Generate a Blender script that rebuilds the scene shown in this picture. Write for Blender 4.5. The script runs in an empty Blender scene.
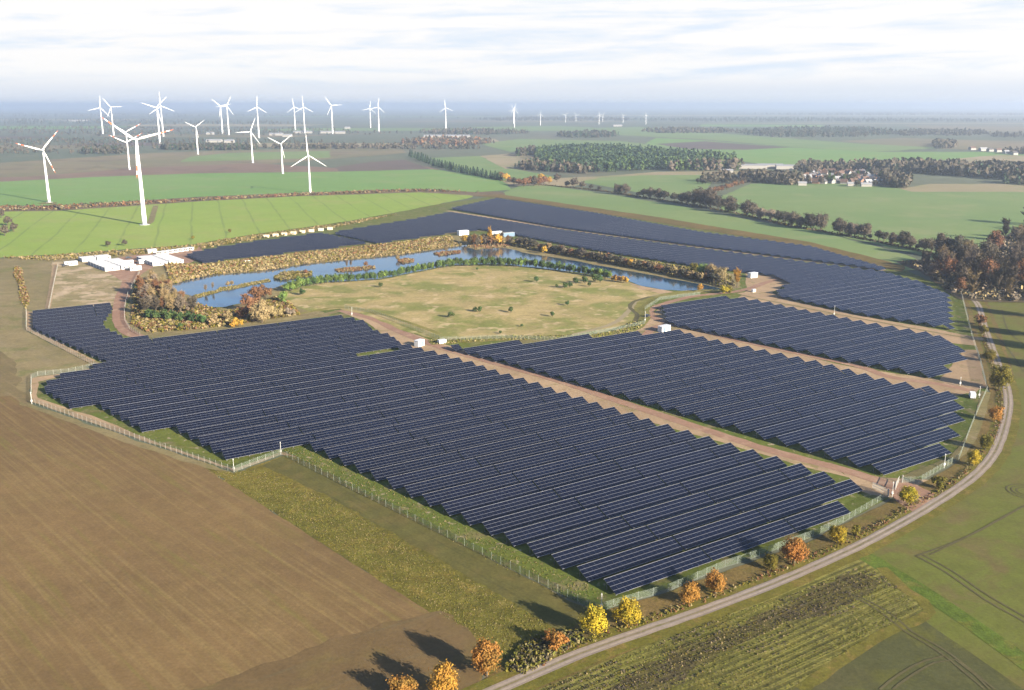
import bpy, bmesh, math, random
from mathutils import Vector, Matrix, noise as mnoise
from mathutils.geometry import tessellate_polygon

S = bpy.context.scene
COL = S.collection
R = math.radians
PI = math.pi
# ------------------------------------------------------------------ camera
H = 116.0                       # drone height
F = 930.0                       # focal length in pixels of a 1024 px wide frame
HZ = 105.0                      # image row of the true horizon
PITCH = math.atan((345 - HZ) / F)
cam = bpy.data.cameras.new('camera')
co = bpy.data.objects.new('camera', cam); COL.objects.link(co)
cam.sensor_width = 36; cam.lens = F / 1024 * 36
cam.clip_start = 1; cam.clip_end = 90000
co.location = (0, 0, H); co.rotation_euler = (PI/2 - PITCH, 0, 0)
S.camera = co

# ------------------------------------------------------------------ light
SUN_BEARING = 133.0             # clockwise from +Y
SUN_EL = 19.0
EXPOSURE = 1.91
SKY_STRENGTH = 0.05
sd = bpy.data.lights.new('sun', 'SUN'); so = bpy.data.objects.new('sun', sd); COL.objects.link(so)
sd.energy = 5.0; sd.angle = R(0.55); sd.color = (1.0, 0.88, 0.69)
sv = Vector((math.sin(R(SUN_BEARING))*math.cos(R(SUN_EL)), math.cos(R(SUN_BEARING))*math.cos(R(SUN_EL)), math.sin(R(SUN_EL))))
so.rotation_euler = sv.to_track_quat('Z', 'Y').to_euler()
so.location = sv * 500
S.view_settings.view_transform = 'Standard'; S.view_settings.look = 'None'
S.view_settings.exposure = EXPOSURE; S.view_settings.gamma = 1
S.view_settings.use_curve_mapping = False
S.render.engine = 'CYCLES'
S.cycles.use_denoising = True
try: S.cycles.denoiser = 'OPENIMAGEDENOISE'
except Exception: pass
S.cycles.max_bounces = 6; S.cycles.diffuse_bounces = 2; S.cycles.glossy_bounces = 3
S.cycles.transparent_max_bounces = 24; S.cycles.volume_bounces = 1
S.cycles.caustics_reflective = False; S.cycles.caustics_refractive = False

# ------------------------------------------------------------------ node helpers
class NT:
    def __init__(s, nt): s.nt = nt; s.nodes = nt.nodes; s.links = nt.links
    def n(s, typ, ins=None, **kw):
        nd = s.nodes.new(typ)
        for k, v in kw.items(): setattr(nd, k, v)
        for k, v in (ins or {}).items(): s.set(nd.inputs[k], v)
        return nd
    def set(s, sock, v):
        if isinstance(v, bpy.types.NodeSocket): s.links.new(v, sock)
        elif isinstance(v, bpy.types.Node): s.links.new(v.outputs[0], sock)
        else:
            if isinstance(v, (tuple, list)) and len(v) == 3 and sock.type == 'RGBA': v = (*v, 1)
            sock.default_value = v
    def math(s, op, a, b=0.0, c=0.0, clamp=False):
        nd = s.n('ShaderNodeMath', operation=op, use_clamp=clamp)
        s.set(nd.inputs[0], a); s.set(nd.inputs[1], b); s.set(nd.inputs[2], c)
        return nd.outputs[0]
    def vm(s, op, a, b=(0, 0, 0)):
        nd = s.n('ShaderNodeVectorMath', operation=op)
        s.set(nd.inputs[0], a); s.set(nd.inputs[1], b)
        return nd.outputs[1] if op in ('DOT_PRODUCT', 'LENGTH') else nd.outputs[0]
    def ramp(s, x, lo, hi, a=0.0, b=1.0, smooth=True):
        nd = s.n('ShaderNodeMapRange', interpolation_type='SMOOTHSTEP' if smooth else 'LINEAR')
        s.set(nd.inputs[0], x)
        for i, v in enumerate((lo, hi, a, b)): s.set(nd.inputs[i+1], v)
        return nd.outputs[0]
    def mix(s, f, a, b, blend='MIX'):
        nd = s.n('ShaderNodeMix', data_type='RGBA', blend_type=blend)
        s.set(nd.inputs[0], f); s.set(nd.inputs[6], a); s.set(nd.inputs[7], b)
        return nd.outputs[2]
    def noise(s, vec, scale, detail=3.0, rough=0.55, dist=0.0):
        nd = s.n('ShaderNodeTexNoise')
        s.set(nd.inputs['Vector'], vec); s.set(nd.inputs['Scale'], scale)
        s.set(nd.inputs['Detail'], detail); s.set(nd.inputs['Roughness'], rough); s.set(nd.inputs['Distortion'], dist)
        return nd.outputs[0]
    def comb(s, x, y, z=0.0):
        nd = s.n('ShaderNodeCombineXYZ')
        for i, v in enumerate((x, y, z)): s.set(nd.inputs[i], v)
        return nd.outputs[0]

def new_mat(name):
    m = bpy.data.materials.new(name); m.use_nodes = True
    for n in list(m.node_tree.nodes): m.node_tree.nodes.remove(n)
    t = NT(m.node_tree)
    out = t.n('ShaderNodeOutputMaterial')
    return m, t, out

def principled(t, out, base, rough=0.9, spec=0.2, metal=0.0, normal=None):
    p = t.n('ShaderNodeBsdfPrincipled')
    t.set(p.inputs['Base Color'], base); t.set(p.inputs['Roughness'], rough)
    t.set(p.inputs['Specular IOR Level'], spec); t.set(p.inputs['Metallic'], metal)
    if normal is not None: t.set(p.inputs['Normal'], normal)
    t.links.new(p.outputs[0], out.inputs[0])
    return p

def plain(name, col, rough=0.6, spec=0.3, metal=0.0, var=0.15, scale=1.5):
    m, t, out = new_mat(name)
    g = t.n('ShaderNodeNewGeometry')
    nz = t.noise(g.outputs['Position'], scale, 4)
    k = t.ramp(nz, 0.3, 0.7, 1-var, 1+var, False)
    c = t.vm('MULTIPLY', (*col,), t.comb(k, k, k))
    principled(t, out, c, rough, spec, metal)
    return m

def ground_mat(name, a, b, c=None, s=(120, 25, 1.6), cf=0.8, c_lo=.5, c_hi=.68, fine=0.28, streak=None, streak2=None, lines=None, bump=0.0, rough=0.95, speck=None):
    """a/b: broad mottling; c: patches; streak=(bearing, width m, stretch, colour, amount, lo, hi); lines=(bearing, spacing m, width m, colour, amount)"""
    m, t, out = new_mat(name)
    pos = t.n('ShaderNodeNewGeometry').outputs['Position']
    seed = (sum(ord(ch) * (i+1) for i, ch in enumerate(name)) % 997) * 7.31
    p = t.vm('ADD', pos, (seed, seed*0.37, 0))
    col = t.mix(t.ramp(t.noise(p, 1/s[0], 5, .6), .36, .64), a, b)
    if c is not None:
        f = t.ramp(t.noise(t.vm('ADD', p, (513, 91, 0)), 1/s[1], 5, .6, .4), c_lo, c_hi)
        col = t.mix(t.math('MULTIPLY', f, cf), col, c)
    for st in (streak, streak2):
        if not st: continue
        br, w, stretch, sc, amt, lo, hi = st
        d = (math.sin(R(br)), math.cos(R(br)), 0); q = (d[1], -d[0], 0)
        x = t.math('DIVIDE', t.vm('DOT_PRODUCT', p, q), w)
        y = t.math('DIVIDE', t.vm('DOT_PRODUCT', p, d), w*stretch)
        f = t.ramp(t.noise(t.comb(x, y), 1.0, 3, .6), lo, hi)
        col = t.mix(t.math('MULTIPLY', f, amt), col, sc)
    if lines:
        br, sp, w, lc, amt = lines
        d = (math.sin(R(br)), math.cos(R(br)), 0); q = (d[1], -d[0], 0)
        x = t.math('ADD', t.vm('DOT_PRODUCT', pos, q), t.math('MULTIPLY', t.noise(pos, .01, 2), 6.0))
        fr = t.math('ABSOLUTE', t.math('SUBTRACT', t.math('FRACT', t.math('DIVIDE', x, sp)), 0.5))
        f = t.ramp(fr, 0.5*w/sp, 0.8*w/sp, 1, 0)
        brk = t.ramp(t.noise(pos, .02, 3), .3, .6, .35, 1)
        col = t.mix(t.math('MULTIPLY', t.math('MULTIPLY', f, brk), amt), col, lc)
    if speck:
        sc, col2, amt, lo = speck
        f = t.ramp(t.noise(p, 1/sc, 2, .7), lo, lo+.12)
        col = t.mix(t.math('MULTIPLY', f, amt), col, col2)
    fn = t.noise(p, 1/s[2], 6, .7)
    k = t.ramp(fn, .25, .75, 1-fine, 1+fine, False)
    k2 = t.ramp(t.noise(p, 1/(s[2]*6), 3, .6), .3, .7, 1-fine*.5, 1+fine*.5, False)
    kk = t.math('MULTIPLY', k, k2)
    col = t.vm('MULTIPLY', col, t.comb(kk, kk, kk))
    nrm = None
    if bump:
        bn = t.n('ShaderNodeBump', {'Strength': 0.6, 'Distance': bump, 'Height': fn})
        nrm = bn.outputs[0]
    principled(t, out, col, rough, 0.1, 0, nrm)
    return m

# ------------------------------------------------------------------ world
W = bpy.data.worlds.new('World'); S.world = W; W.use_nodes = True
wt = NT(W.node_tree)
for n in list(W.node_tree.nodes): W.node_tree.nodes.remove(n)
wo = wt.n('ShaderNodeOutputWorld'); bg = wt.n('ShaderNodeBackground', {'Strength': SKY_STRENGTH})
wt.links.new(bg.outputs[0], wo.inputs[0])
sky = wt.n('ShaderNodeTexSky', sky_type='NISHITA', sun_disc=False, sun_elevation=R(SUN_EL), sun_rotation=R(SUN_BEARING), altitude=100, air_density=1.0, dust_density=1.2, ozone_density=1.2)
dirv = wt.n('ShaderNodeTexCoord').outputs['Generated']
sep = wt.n('ShaderNodeSeparateXYZ', {0: dirv})
z = sep.outputs[2]
zp = wt.math('MAXIMUM', z, 0.0)
az = wt.math('ARCTAN2', sep.outputs[0], sep.outputs[1])
# long flat streaks of thin cloud, drawn out along the horizon and slightly tilted
sv1 = wt.comb(wt.math('MULTIPLY', az, 3.2), wt.math('ADD', wt.math('MULTIPLY', zp, 46.0), wt.math('MULTIPLY', az, -1.6)), 1.7)
brk = wt.noise(wt.comb(wt.math('MULTIPLY', az, 9.0), wt.math('MULTIPLY', zp, 70.0), 4.2), 1.0, 6, .62, .8)
st1 = wt.math('ADD', wt.math('MULTIPLY', wt.noise(sv1, 1.0, 6, .58, .9), .62), wt.math('MULTIPLY', brk, .38))
sv2 = wt.comb(wt.math('MULTIPLY', az, 7.0), wt.math('MULTIPLY', zp, 120.0), 8.3)
st2 = wt.noise(sv2, 1.0, 4, .55, .4)
cl = wt.vm('NORMALIZE', dirv)
hi_cl = wt.noise(wt.vm('MULTIPLY', dirv, (1.6, 1.6, 4.0)), 1.3, 6, .6, .5)
CW = 5.5      # radiance of bright cloud, before the strength
white = (CW*1.02, CW*1.0, CW*.98); blue = (CW*.77, CW*.86, CW*.97); haze_c = (CW*.80, CW*.84, CW*.91)
low = wt.mix(wt.ramp(st1, .47, .66), white, blue)
low = wt.mix(wt.math('MULTIPLY', wt.ramp(st2, .54, .76), .22), low, (CW*.70, CW*.79, CW*.92))
# lavender bank low over the horizon, heavier to the right
bank = wt.math('MULTIPLY', wt.ramp(zp, .012, .034, 1, 0), wt.ramp(az, -.35, .35, .75, 1.0))
low = wt.mix(bank, low, haze_c)
cover = wt.math('MAXIMUM', wt.ramp(zp, .10, .19, 1.0, 0.0), wt.math('MULTIPLY', wt.ramp(hi_cl, .50, .72), .22))
highc = wt.vm('MULTIPLY', sky.outputs[0], (.82, .98, 1.25))
wcol = wt.mix(cover, highc, low)
wt.links.new(wcol, bg.inputs[0])

# ------------------------------------------------------------------ geometry helpers
def G(u, v, z=0.0):
    """pixel of the photograph -> metres on the ground plane (or the level z)"""
    x = (u - 512) / F; y = -(v - 345) / F
    dy = math.cos(PITCH) + y*math.sin(PITCH); dz = -math.sin(PITCH) + y*math.cos(PITCH)
    t = (z - H) / dz
    return Vector((x*t, dy*t, z))
def bearing(u0, v0, u1, v1):
    a, b = G(u0, v0), G(u1, v1)
    return math.degrees(math.atan2(b.x-a.x, b.y-a.y))
def px2m(u, v, px):
    p = G(u, v); r = math.hypot(p.length, H) if False else math.sqrt(p.x**2+p.y**2+H*H)
    dep = math.atan2(H, math.hypot(p.x, p.y))
    return px * (p.y*math.cos(PITCH)+H*math.sin(PITCH)) / F / math.cos(dep)

def link(o, parent=None):
    COL.objects.link(o)
    if parent is not None: o.parent = parent
    return o
def meta(o, label=None, cat=None, group=None, kind=None):
    if label: o['label'] = label
    if cat: o['category'] = cat
    if group: o['group'] = group
    if kind: o['kind'] = kind
    return o
def empty(name, loc, rz=0.0, sc=1.0):
    o = bpy.data.objects.new(name, None); link(o)
    o.location = loc; o.rotation_euler = (0, 0, rz); o.scale = (sc, sc, sc)
    o.empty_display_size = 0.5
    return o
def mesh_obj(name, verts, faces, mat, parent=None, uvs=None, smooth=False):
    me = bpy.data.meshes.new(name)
    me.from_pydata([tuple(v) for v in verts], [], faces)
    for m in (mat if isinstance(mat, (list, tuple)) else [mat]): me.materials.append(m)
    if uvs is not None:
        l = me.uv_layers.new(name='UVMap')
        flat = [c for f in uvs for uv in f for c in uv]
        l.data.foreach_set('uv', flat)
    if smooth: me.polygons.foreach_set('use_smooth', [True]*len(me.polygons))
    me.update()
    return link(bpy.data.objects.new(name, me), parent)
def use_mesh(name, me, parent=None, mats=None):
    o = link(bpy.data.objects.new(name, me), parent)
    if mats:
        for i, m in enumerate(mats):
            o.material_slots[i].link = 'OBJECT'; o.material_slots[i].material = m
    return o

class MB:
    def __init__(s): s.v = []; s.f = []; s.mi = []
    def add(s, verts, faces, mi=0):
        b = len(s.v); s.v += [tuple(v) for v in verts]; s.f += [tuple(i+b for i in f) for f in faces]; s.mi += [mi]*len(faces)
    def box(s, x0, x1, y0, y1, z0, z1, mi=0, M=None):
        vs = [Vector((x, y, zz)) for zz in (z0, z1) for y in (y0, y1) for x in (x0, x1)]
        if M is not None: vs = [M @ v for v in vs]
        s.add(vs, [(0,2,3,1),(4,5,7,6),(0,1,5,4),(2,6,7,3),(0,4,6,2),(1,3,7,5)], mi)
    def tube(s, a, b, ra, rb, n=8, mi=0, cap=True):
        a, b = Vector(a), Vector(b); d = (b-a).normalized()
        q = d.to_track_quat('Z', 'Y'); vs = []
        for c, r in ((a, ra), (b, rb)):
            for i in range(n):
                vs.append(c + q @ Vector((r*math.cos(2*PI*i/n), r*math.sin(2*PI*i/n), 0)))
        fs = [(i, (i+1) % n, n+(i+1) % n, n+i) for i in range(n)]
        if cap: fs += [tuple(range(n-1, -1, -1)), tuple(range(n, 2*n))]
        s.add(vs, fs, mi)
    def bar(s, a, b, w, h, mi=0):
        a, b = Vector(a), Vector(b); d = b-a; L = d.length
        q = d.to_track_quat('X', 'Z').to_matrix().to_4x4(); q.translation = a
        s.box(0, L, -w/2, w/2, -h/2, h/2, mi, q)
    def mesh(s, name, mats, smooth=False):
        me = bpy.data.meshes.new(name); me.from_pydata(s.v, [], s.f)
        for m in (mats if isinstance(mats, (list, tuple)) else [mats]): me.materials.append(m)
        if len(me.materials) > 1: me.polygons.foreach_set('material_index', s.mi)
        if smooth: me.polygons.foreach_set('use_smooth', [True]*len(me.polygons))
        me.update(); return me
    def build(s, name, mats, parent=None, smooth=False):
        return link(bpy.data.objects.new(name, s.mesh(name, mats, smooth)), parent)

def densify(pts, step, amp, closed=True):
    out = []
    n = len(pts)
    for i in range(n if closed else n-1):
        a, b = pts[i], pts[(i+1) % n]
        d = (b-a); L = d.length
        k = max(1, min(60, int(L/step)))
        nx = Vector((-d.y, d.x, 0)).normalized() if L > 1e-6 else Vector((0, 0, 0))
        for j in range(k):
            p = a + d*(j/k)
            w = amp if j else amp*.4
            p = p + nx*w*(mnoise.noise(Vector((p.x/(step*1.7), p.y/(step*1.7), 3.1)))*1.6)
            out.append(p)
    if not closed: out.append(pts[-1])
    return out

_zi = [0]
def sheet(name, px, z, mat, amp=0.8, step=None, kind='structure', world=False):
    _zi[0] += 1; z += _zi[0]*.0006
    pts = [Vector((p[0], p[1], 0)) for p in px] if world else [G(u, v).xy.to_3d() for u, v in px]
    dist = sum(p.length for p in pts)/len(pts)
    st = step or max(3.0, dist/90)
    pts = densify(pts, st, amp*max(1, dist/350))
    tris = tessellate_polygon([pts])
    me = bpy.data.meshes.new(name)
    me.from_pydata([(p.x, p.y, z) for p in pts], [], [tuple(t) for t in tris])
    me.materials.append(mat)
    bm = bmesh.new(); bm.from_mesh(me)
    for f in bm.faces:
        f.normal_update()
        if f.normal.z < 0: f.normal_flip()
    bm.to_mesh(me); bm.free()
    o = link(bpy.data.objects.new(name, me)); meta(o, kind=kind)
    return o

def smooth_line(pts, step):
    """Catmull-Rom through the points, resampled"""
    out = []
    n = len(pts)
    for i in range(n-1):
        p0, p1, p2, p3 = pts[max(0, i-1)], pts[i], pts[i+1], pts[min(n-1, i+2)]
        k = max(1, int((p2-p1).length/step))
        for j in range(k):
            t = j/k
            out.append(0.5*((2*p1)+(p2-p0)*t+(2*p0-5*p1+4*p2-p3)*t*t+(3*p1-p0-3*p2+p3)*t**3))
    out.append(pts[-1])
    return out

def ribbon(name, px, width, z, mat, amp=0.25, kind='structure', step=4.0, world=False):
    _zi[0] += 1; z += _zi[0]*.0006
    pts = [Vector((p[0], p[1], 0)) for p in px] if world else [G(u, v) for u, v in px]
    pts = smooth_line(pts, step)
    L, Rr = [], []
    for i, p in enumerate(pts):
        d = (pts[min(i+1, len(pts)-1)] - pts[max(i-1, 0)]).normalized()
        nx = Vector((-d.y, d.x, 0))
        w = width if not callable(width) else width(i/(len(pts)-1))
        j1 = mnoise.noise(p*0.21)*amp; j2 = mnoise.noise(p*0.23+Vector((50, 9, 0)))*amp
        L.append(p+nx*(w/2+j1)); Rr.append(p-nx*(w/2+j2))
    n = len(pts)
    vs = [(p.x, p.y, z) for p in L+Rr]
    o = mesh_obj(name, vs, [(n+i, n+i+1, i+1, i) for i in range(n-1)], mat); meta(o, kind=kind)
    return o

def in_poly(x, y, poly):
    c = False; n = len(poly); j = n-1
    for i in range(n):
        xi, yi = poly[i][0], poly[i][1]; xj, yj = poly[j][0], poly[j][1]
        if (yi > y) != (yj > y) and x < (xj-xi)*(y-yi)/(yj-yi)+xi: c = not c
        j = i
    return c
def sample_poly(poly, n, rnd):
    xs = [p[0] for p in poly]; ys = [p[1] for p in poly]; out = []
    g = 0
    while len(out) < n and g < n*60:
        g += 1
        x = rnd.uniform(min(xs), max(xs)); y = rnd.uniform(min(ys), max(ys))
        if in_poly(x, y, poly): out.append((x, y))
    return out
ORD = ['first', 'second', 'third', 'fourth', 'fifth', 'sixth', 'seventh', 'eighth', 'ninth', 'tenth', 'eleventh', 'twelfth', 'thirteenth', 'fourteenth', 'fifteenth', 'sixteenth', 'seventeenth', 'eighteenth', 'nineteenth', 'twentieth']
TENS = {2: 'twenty', 3: 'thirty', 4: 'forty', 5: 'fifty', 6: 'sixty', 7: 'seventy', 8: 'eighty', 9: 'ninety'}
def ordinal(k):
    """0 -> first, 20 -> twenty-first"""
    k += 1
    if k == 100: return 'hundredth'
    if k > 100: return 'hundred-and-' + ordinal(k-101)
    if k <= 20: return ORD[k-1]
    if k % 10 == 0: return TENS[k//10][:-1] + 'ieth'
    return TENS[k//10] + '-' + ORD[k % 10 - 1]

# ------------------------------------------------------------------ ground and fields
PB = bearing(80, 478, 123, 510)                      # drilling direction of the big brown field
RB = bearing(700, 605, 900, 528)
M_land = ground_mat('far land', (.095, .105, .07), (.075, .09, .06), (.125, .11, .075), s=(1500, 420, 40), fine=.2)
M_dry = ground_mat('dry rough grass', (.18, .142, .072), (.145, .12, .056), (.11, .112, .036), s=(60, 18, 1.4), bump=.3, streak=(PB, 3.5, 12, (.18, .145, .085), .5, .5, .7))
M_plough = ground_mat('drilled soil', (.142, .092, .040), (.112, .073, .033), (.13, .088, .037), s=(90, 30, .9), fine=.2,
                      streak=(PB, 1.5, 45, (.172, .122, .05), .6, .44, .70), streak2=(PB, 4.0, 16, (.122, .105, .027), .55, .54, .72), bump=.10)
M_headland_shaded = ground_mat('headland soil', (.112, .075, .034), (.094, .063, .029), (.115, .085, .03), s=(60, 14, .9), fine=.2, streak=(RB, 2.2, 14, (.10, .08, .042), .5, .5, .72), bump=.1)  # headland soil, its darker tone partly shade mixed into the colour
M_strip = ground_mat('rough olive grass', (.105, .088, .017), (.085, .078, .015), (.135, .10, .024), s=(45, 7, .8), fine=.55, bump=.35, speck=(2.6, (.15, .118, .035), .5, .54))
M_strip_dark = ground_mat('mown grass verge', (.085, .073, .022), (.07, .068, .020), (.10, .08, .026), s=(40, 9, .8), fine=.3, streak=(bearing(330, 470, 590, 612), 1.0, 40, (.055, .05, .018), .6, .5, .7))
M_park = ground_mat('solar park grass', (.085, .098, .018), (.07, .09, .016), (.15, .12, .06), s=(70, 9, 1.0), fine=.35, bump=.2, speck=(3.2, (.29, .23, .16), .7, .60))
M_sand = ground_mat('bare sandy soil', (.29, .205, .125), (.235, .165, .10), (.15, .125, .05), s=(40, 9, 1.2), fine=.2, bump=.12, c_lo=.54, c_hi=.7)
M_red = ground_mat('reddish gravel', (.225, .135, .092), (.20, .12, .083), (.28, .19, .13), s=(50, 8, 1.0), fine=.18)
M_lane = ground_mat('worn asphalt lane', (.205, .165, .135), (.185, .155, .135), (.25, .20, .155), s=(30, 4, .8), fine=.16, streak=(RB, 1.0, 60, (.15, .125, .11), .6, .5, .65))
M_rut = ground_mat('worn lane rut', (.26, .215, .175), (.23, .19, .16), (.20, .165, .135), s=(20, 4, .6), fine=.2)
M_centre = ground_mat('grassy lane middle', (.135, .115, .06), (.165, .135, .09), (.10, .095, .03), s=(14, 3, .5), fine=.35)
M_verge = ground_mat('lane verge', (.105, .09, .018), (.088, .082, .015), (.14, .10, .03), s=(40, 5, .7), fine=.35, bump=.2)
M_bankgrass = ground_mat('dry verge grass', (.125, .085, .03), (.092, .07, .023), (.085, .08, .018), s=(35, 6, .7), fine=.4, bump=.25)
M_meadow = ground_mat('dry meadow', (.285, .222, .10), (.245, .195, .085), (.135, .145, .038), s=(70, 30, 1.6), fine=.26, bump=.2, cf=.95, c_lo=.43, c_hi=.62, speck=(11, (.36, .275, .16), .75, .55), streak=(80, 3.0, 10, (.16, .13, .055), .5, .52, .72))
M_green = ground_mat('bright winter crop', (.160, .225, .040), (.178, .232, .048), (.195, .222, .062), s=(240, 60, 4), fine=.10, lines=(bearing(245, 200, 262, 232), 30, 1.5, (.085, .115, .04), .5))
M_green2 = ground_mat('cool winter crop', (.108, .19, .052), (.125, .20, .06), (.145, .195, .07), s=(300, 90, 6), fine=.08)
M_green3 = ground_mat('soft winter crop', (.11, .165, .06), (.13, .175, .065), (.155, .18, .08), s=(300, 80, 6), fine=.08)
M_brownfld = ground_mat('ploughed brown field', (.135, .09, .07), (.155, .105, .078), (.11, .075, .06), s=(260, 80, 8), fine=.1)
M_darkfld = ground_mat('dark ploughed field', (.085, .066, .06), (.10, .075, .064), None, s=(260, 80, 8), fine=.1)
M_heath = ground_mat('pale fallow', (.16, .13, .08), (.125, .115, .066), (.11, .085, .06), s=(300, 90, 8), fine=.14)
M_beige = ground_mat('stubble field', (.235, .19, .12), (.20, .17, .10), (.15, .16, .07), s=(300, 90, 8), fine=.08)
M_ditch = ground_mat('brown ditch scrub', (.10, .072, .045), (.125, .09, .056), (.085, .075, .035), s=(60, 12, 2.5), fine=.4)
M_rfield = ground_mat('thin winter crop', (.094, .086, .025), (.088, .098, .020), (.106, .080, .034), s=(60, 17, .9), fine=.2, cf=.8,
                      streak=(bearing(860, 592, 1024, 520), 1.5, 40, (.088, .076, .028), .4, .5, .7), bump=.08)
M_rfield2 = ground_mat('grey green crop', (.056, .058, .022), (.068, .062, .027), (.078, .078, .018), s=(40, 12, .8), fine=.25, bump=.08)
M_cab = ground_mat('leafy crop ground', (.095, .092, .018), (.066, .062, .018), (.125, .105, .024), s=(30, 8, .6), fine=.5, bump=.3, lines=(RB, 1.9, .8, (.165, .15, .04), .75), streak=(RB, .9, 30, (.045, .045, .014), .6, .52, .68))
M_tramline = ground_mat('wheel track soil', (.082, .072, .034), (.070, .062, .030), None, s=(20, 5, .8), fine=.25)

land = mesh_obj('ground', [(-50000, -3000, 0), (50000, -3000, 0), (50000, 52000, 0), (-50000, 52000, 0)], [(0, 1, 2, 3)], M_land)
meta(land, kind='structure')

# far fields
sheet('field', [(-160, 166), (0, 163), (150, 153), (250, 150), (400, 147), (407, 153), (256, 165), (140, 170), (0, 182), (-160, 190)], .30, M_heath, .8)
sheet('field', [(230, 153), (330, 151), (330, 158), (180, 162), (190, 157)], .34, M_green3, .6)
sheet('field', [(-160, 180), (25, 177), (140, 168), (256, 163.5), (335, 168), (427, 167), (440, 170), (330, 173), (200, 174), (0, 184), (-160, 192)], .36, M_brownfld, .8)
sheet('field', [(335, 167.5), (372, 162), (405, 160), (432, 170), (340, 172)], .40, M_darkfld, .5)
sheet('field', [(-200, 188), (0, 182), (100, 177), (200, 173.5), (330, 172), (432, 169.5), (470, 174.5), (503, 181), (512, 190), (476, 192.5), (420, 189), (300, 193), (200, 197), (60, 206), (0, 206), (-200, 222)], .42, M_green2, .8)
sheet('field', [(-220, 216), (0, 205), (60, 204), (200, 197), (300, 192.5), (420, 188.5), (500, 192), (508, 196), (476, 196), (420, 192.5), (300, 196.5), (200, 201.5), (60, 211), (0, 212), (-220, 226)], .30, M_ditch, .8)
sheet('field', [(-220, 226), (0, 211), (60, 210), (200, 201), (300, 196), (420, 192), (476, 195), (470, 198), (405, 211), (330, 224), (250, 235), (190, 245), (120, 250), (50, 255), (0, 258), (-160, 262), (-260, 268)], .28, M_green, .8)
sheet('field', [(498, 195), (520, 186), (550, 186), (600, 193), (690, 208), (760, 222), (825, 233), (905, 255), (940, 268), (905, 271), (813, 246), (656, 219), (560, 205)], .28, M_green3, .8)
sheet('verge', [(470, 196), (500, 194.5), (560, 203), (656, 217), (813, 243), (905, 266), (902, 272), (813, 248), (656, 222), (560, 207), (500, 198)], .32, M_bankgrass, .6)
sheet('field', [(600, 178), (640, 175.5), (700, 175), (712, 182), (708, 188), (690, 199), (640, 193), (580, 182)], .26, M_green3, .6)
sheet('field', [(480, 181), (600, 176.5), (656, 172), (740, 171), (745, 174), (690, 176), (600, 179), (575, 186), (520, 187)], .22, M_beige, .5)
sheet('field', [(718, 198), (750, 184), (800, 183), (850, 184), (905, 189), (912, 188), (1019, 190), (1200, 200), (1200, 270), (1030, 262), (1000, 262), (965, 263), (931, 258), (870, 243), (820, 232), (760, 219.5), (722, 212)], .26, M_green3, .8)
sheet('field', [(900, 189), (930, 184), (1019, 184), (1100, 187), (1100, 196), (1019, 192), (912, 192)], .30, M_beige, .5)
sheet('field', [(430, 158), (480, 156), (505, 167), (560, 178), (500, 181), (470, 173)], .22, M_green3, .5)
sheet('field', [(480, 156), (520, 153), (536, 158), (536, 166), (505, 169)], .26, M_beige, .5)
sheet('field', [(480, 144), (520, 139), (620, 141), (660, 146), (735, 153), (650, 149), (540, 147), (510, 152)], .30, M_green3, .6)
sheet('field', [(415, 138), (440, 136.5), (495, 139), (500, 142), (430, 142)], .34, M_beige, .5)
sheet('field', [(592, 128), (640, 127), (700, 132), (856, 143.5), (945, 148), (870, 152), (790, 147), (700, 139), (622, 135.5)], .34, M_green3, .8)
sheet('field', [(640, 147), (655, 138), (700, 140), (790, 147.5), (880, 152), (990, 152), (1080, 158), (1080, 170), (900, 166), (760, 164)], .26, M_green2, .8)
sheet('field', [(655, 144), (705, 141.3), (790, 147.6), (745, 149.8), (690, 149.4)], .32, M_darkfld, .5)
sheet('field', [(840, 141), (900, 138), (1040, 142), (1100, 150), (1000, 151), (920, 148)], .30, M_heath, .6)
sheet('field', [(930, 161), (1000, 155), (1100, 158), (1100, 172), (1000, 170)], .34, M_beige, .6)
for k_, (a_, b_, v0_, v1_, m_) in enumerate([(-200, 120, 145, 149, M_heath), (60, 260, 142.5, 146, M_darkfld), (180, 420, 143, 147, M_beige), (-250, 60, 136, 139, M_darkfld), (90, 330, 134.5, 137.5, M_heath), (250, 480, 128, 131, M_green3), (-250, 140, 126, 129, M_green2), (120, 330, 124, 126.5, M_beige), (380, 640, 120.5, 122.5, M_heath), (-300, 200, 119, 120.5, M_beige), (200, 520, 116, 117.2, M_green3), (-400, 300, 114.5, 115.4, M_beige), (500, 1100, 115, 116.2, M_beige), (640, 1200, 123, 124, M_beige)]):
    sheet('field', [(a_, (v0_+v1_)/2), (a_+(b_-a_)*.3, v0_), (b_, v0_+.4), (b_-(b_-a_)*.15, v1_), (a_+(b_-a_)*.1, v1_-.3)], .24, m_, .5)
sheet('field', [(470, 127), (560, 126), (620, 129), (590, 131), (500, 131)], .3, M_green3, .8)
sheet('field', [(900, 125), (1100, 128), (1100, 133), (930, 130)], .3, M_heath, .8)
sheet('field', [(700, 124.5), (820, 125), (830, 127), (700, 126.5)], .3, M_green2, .8)

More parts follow.
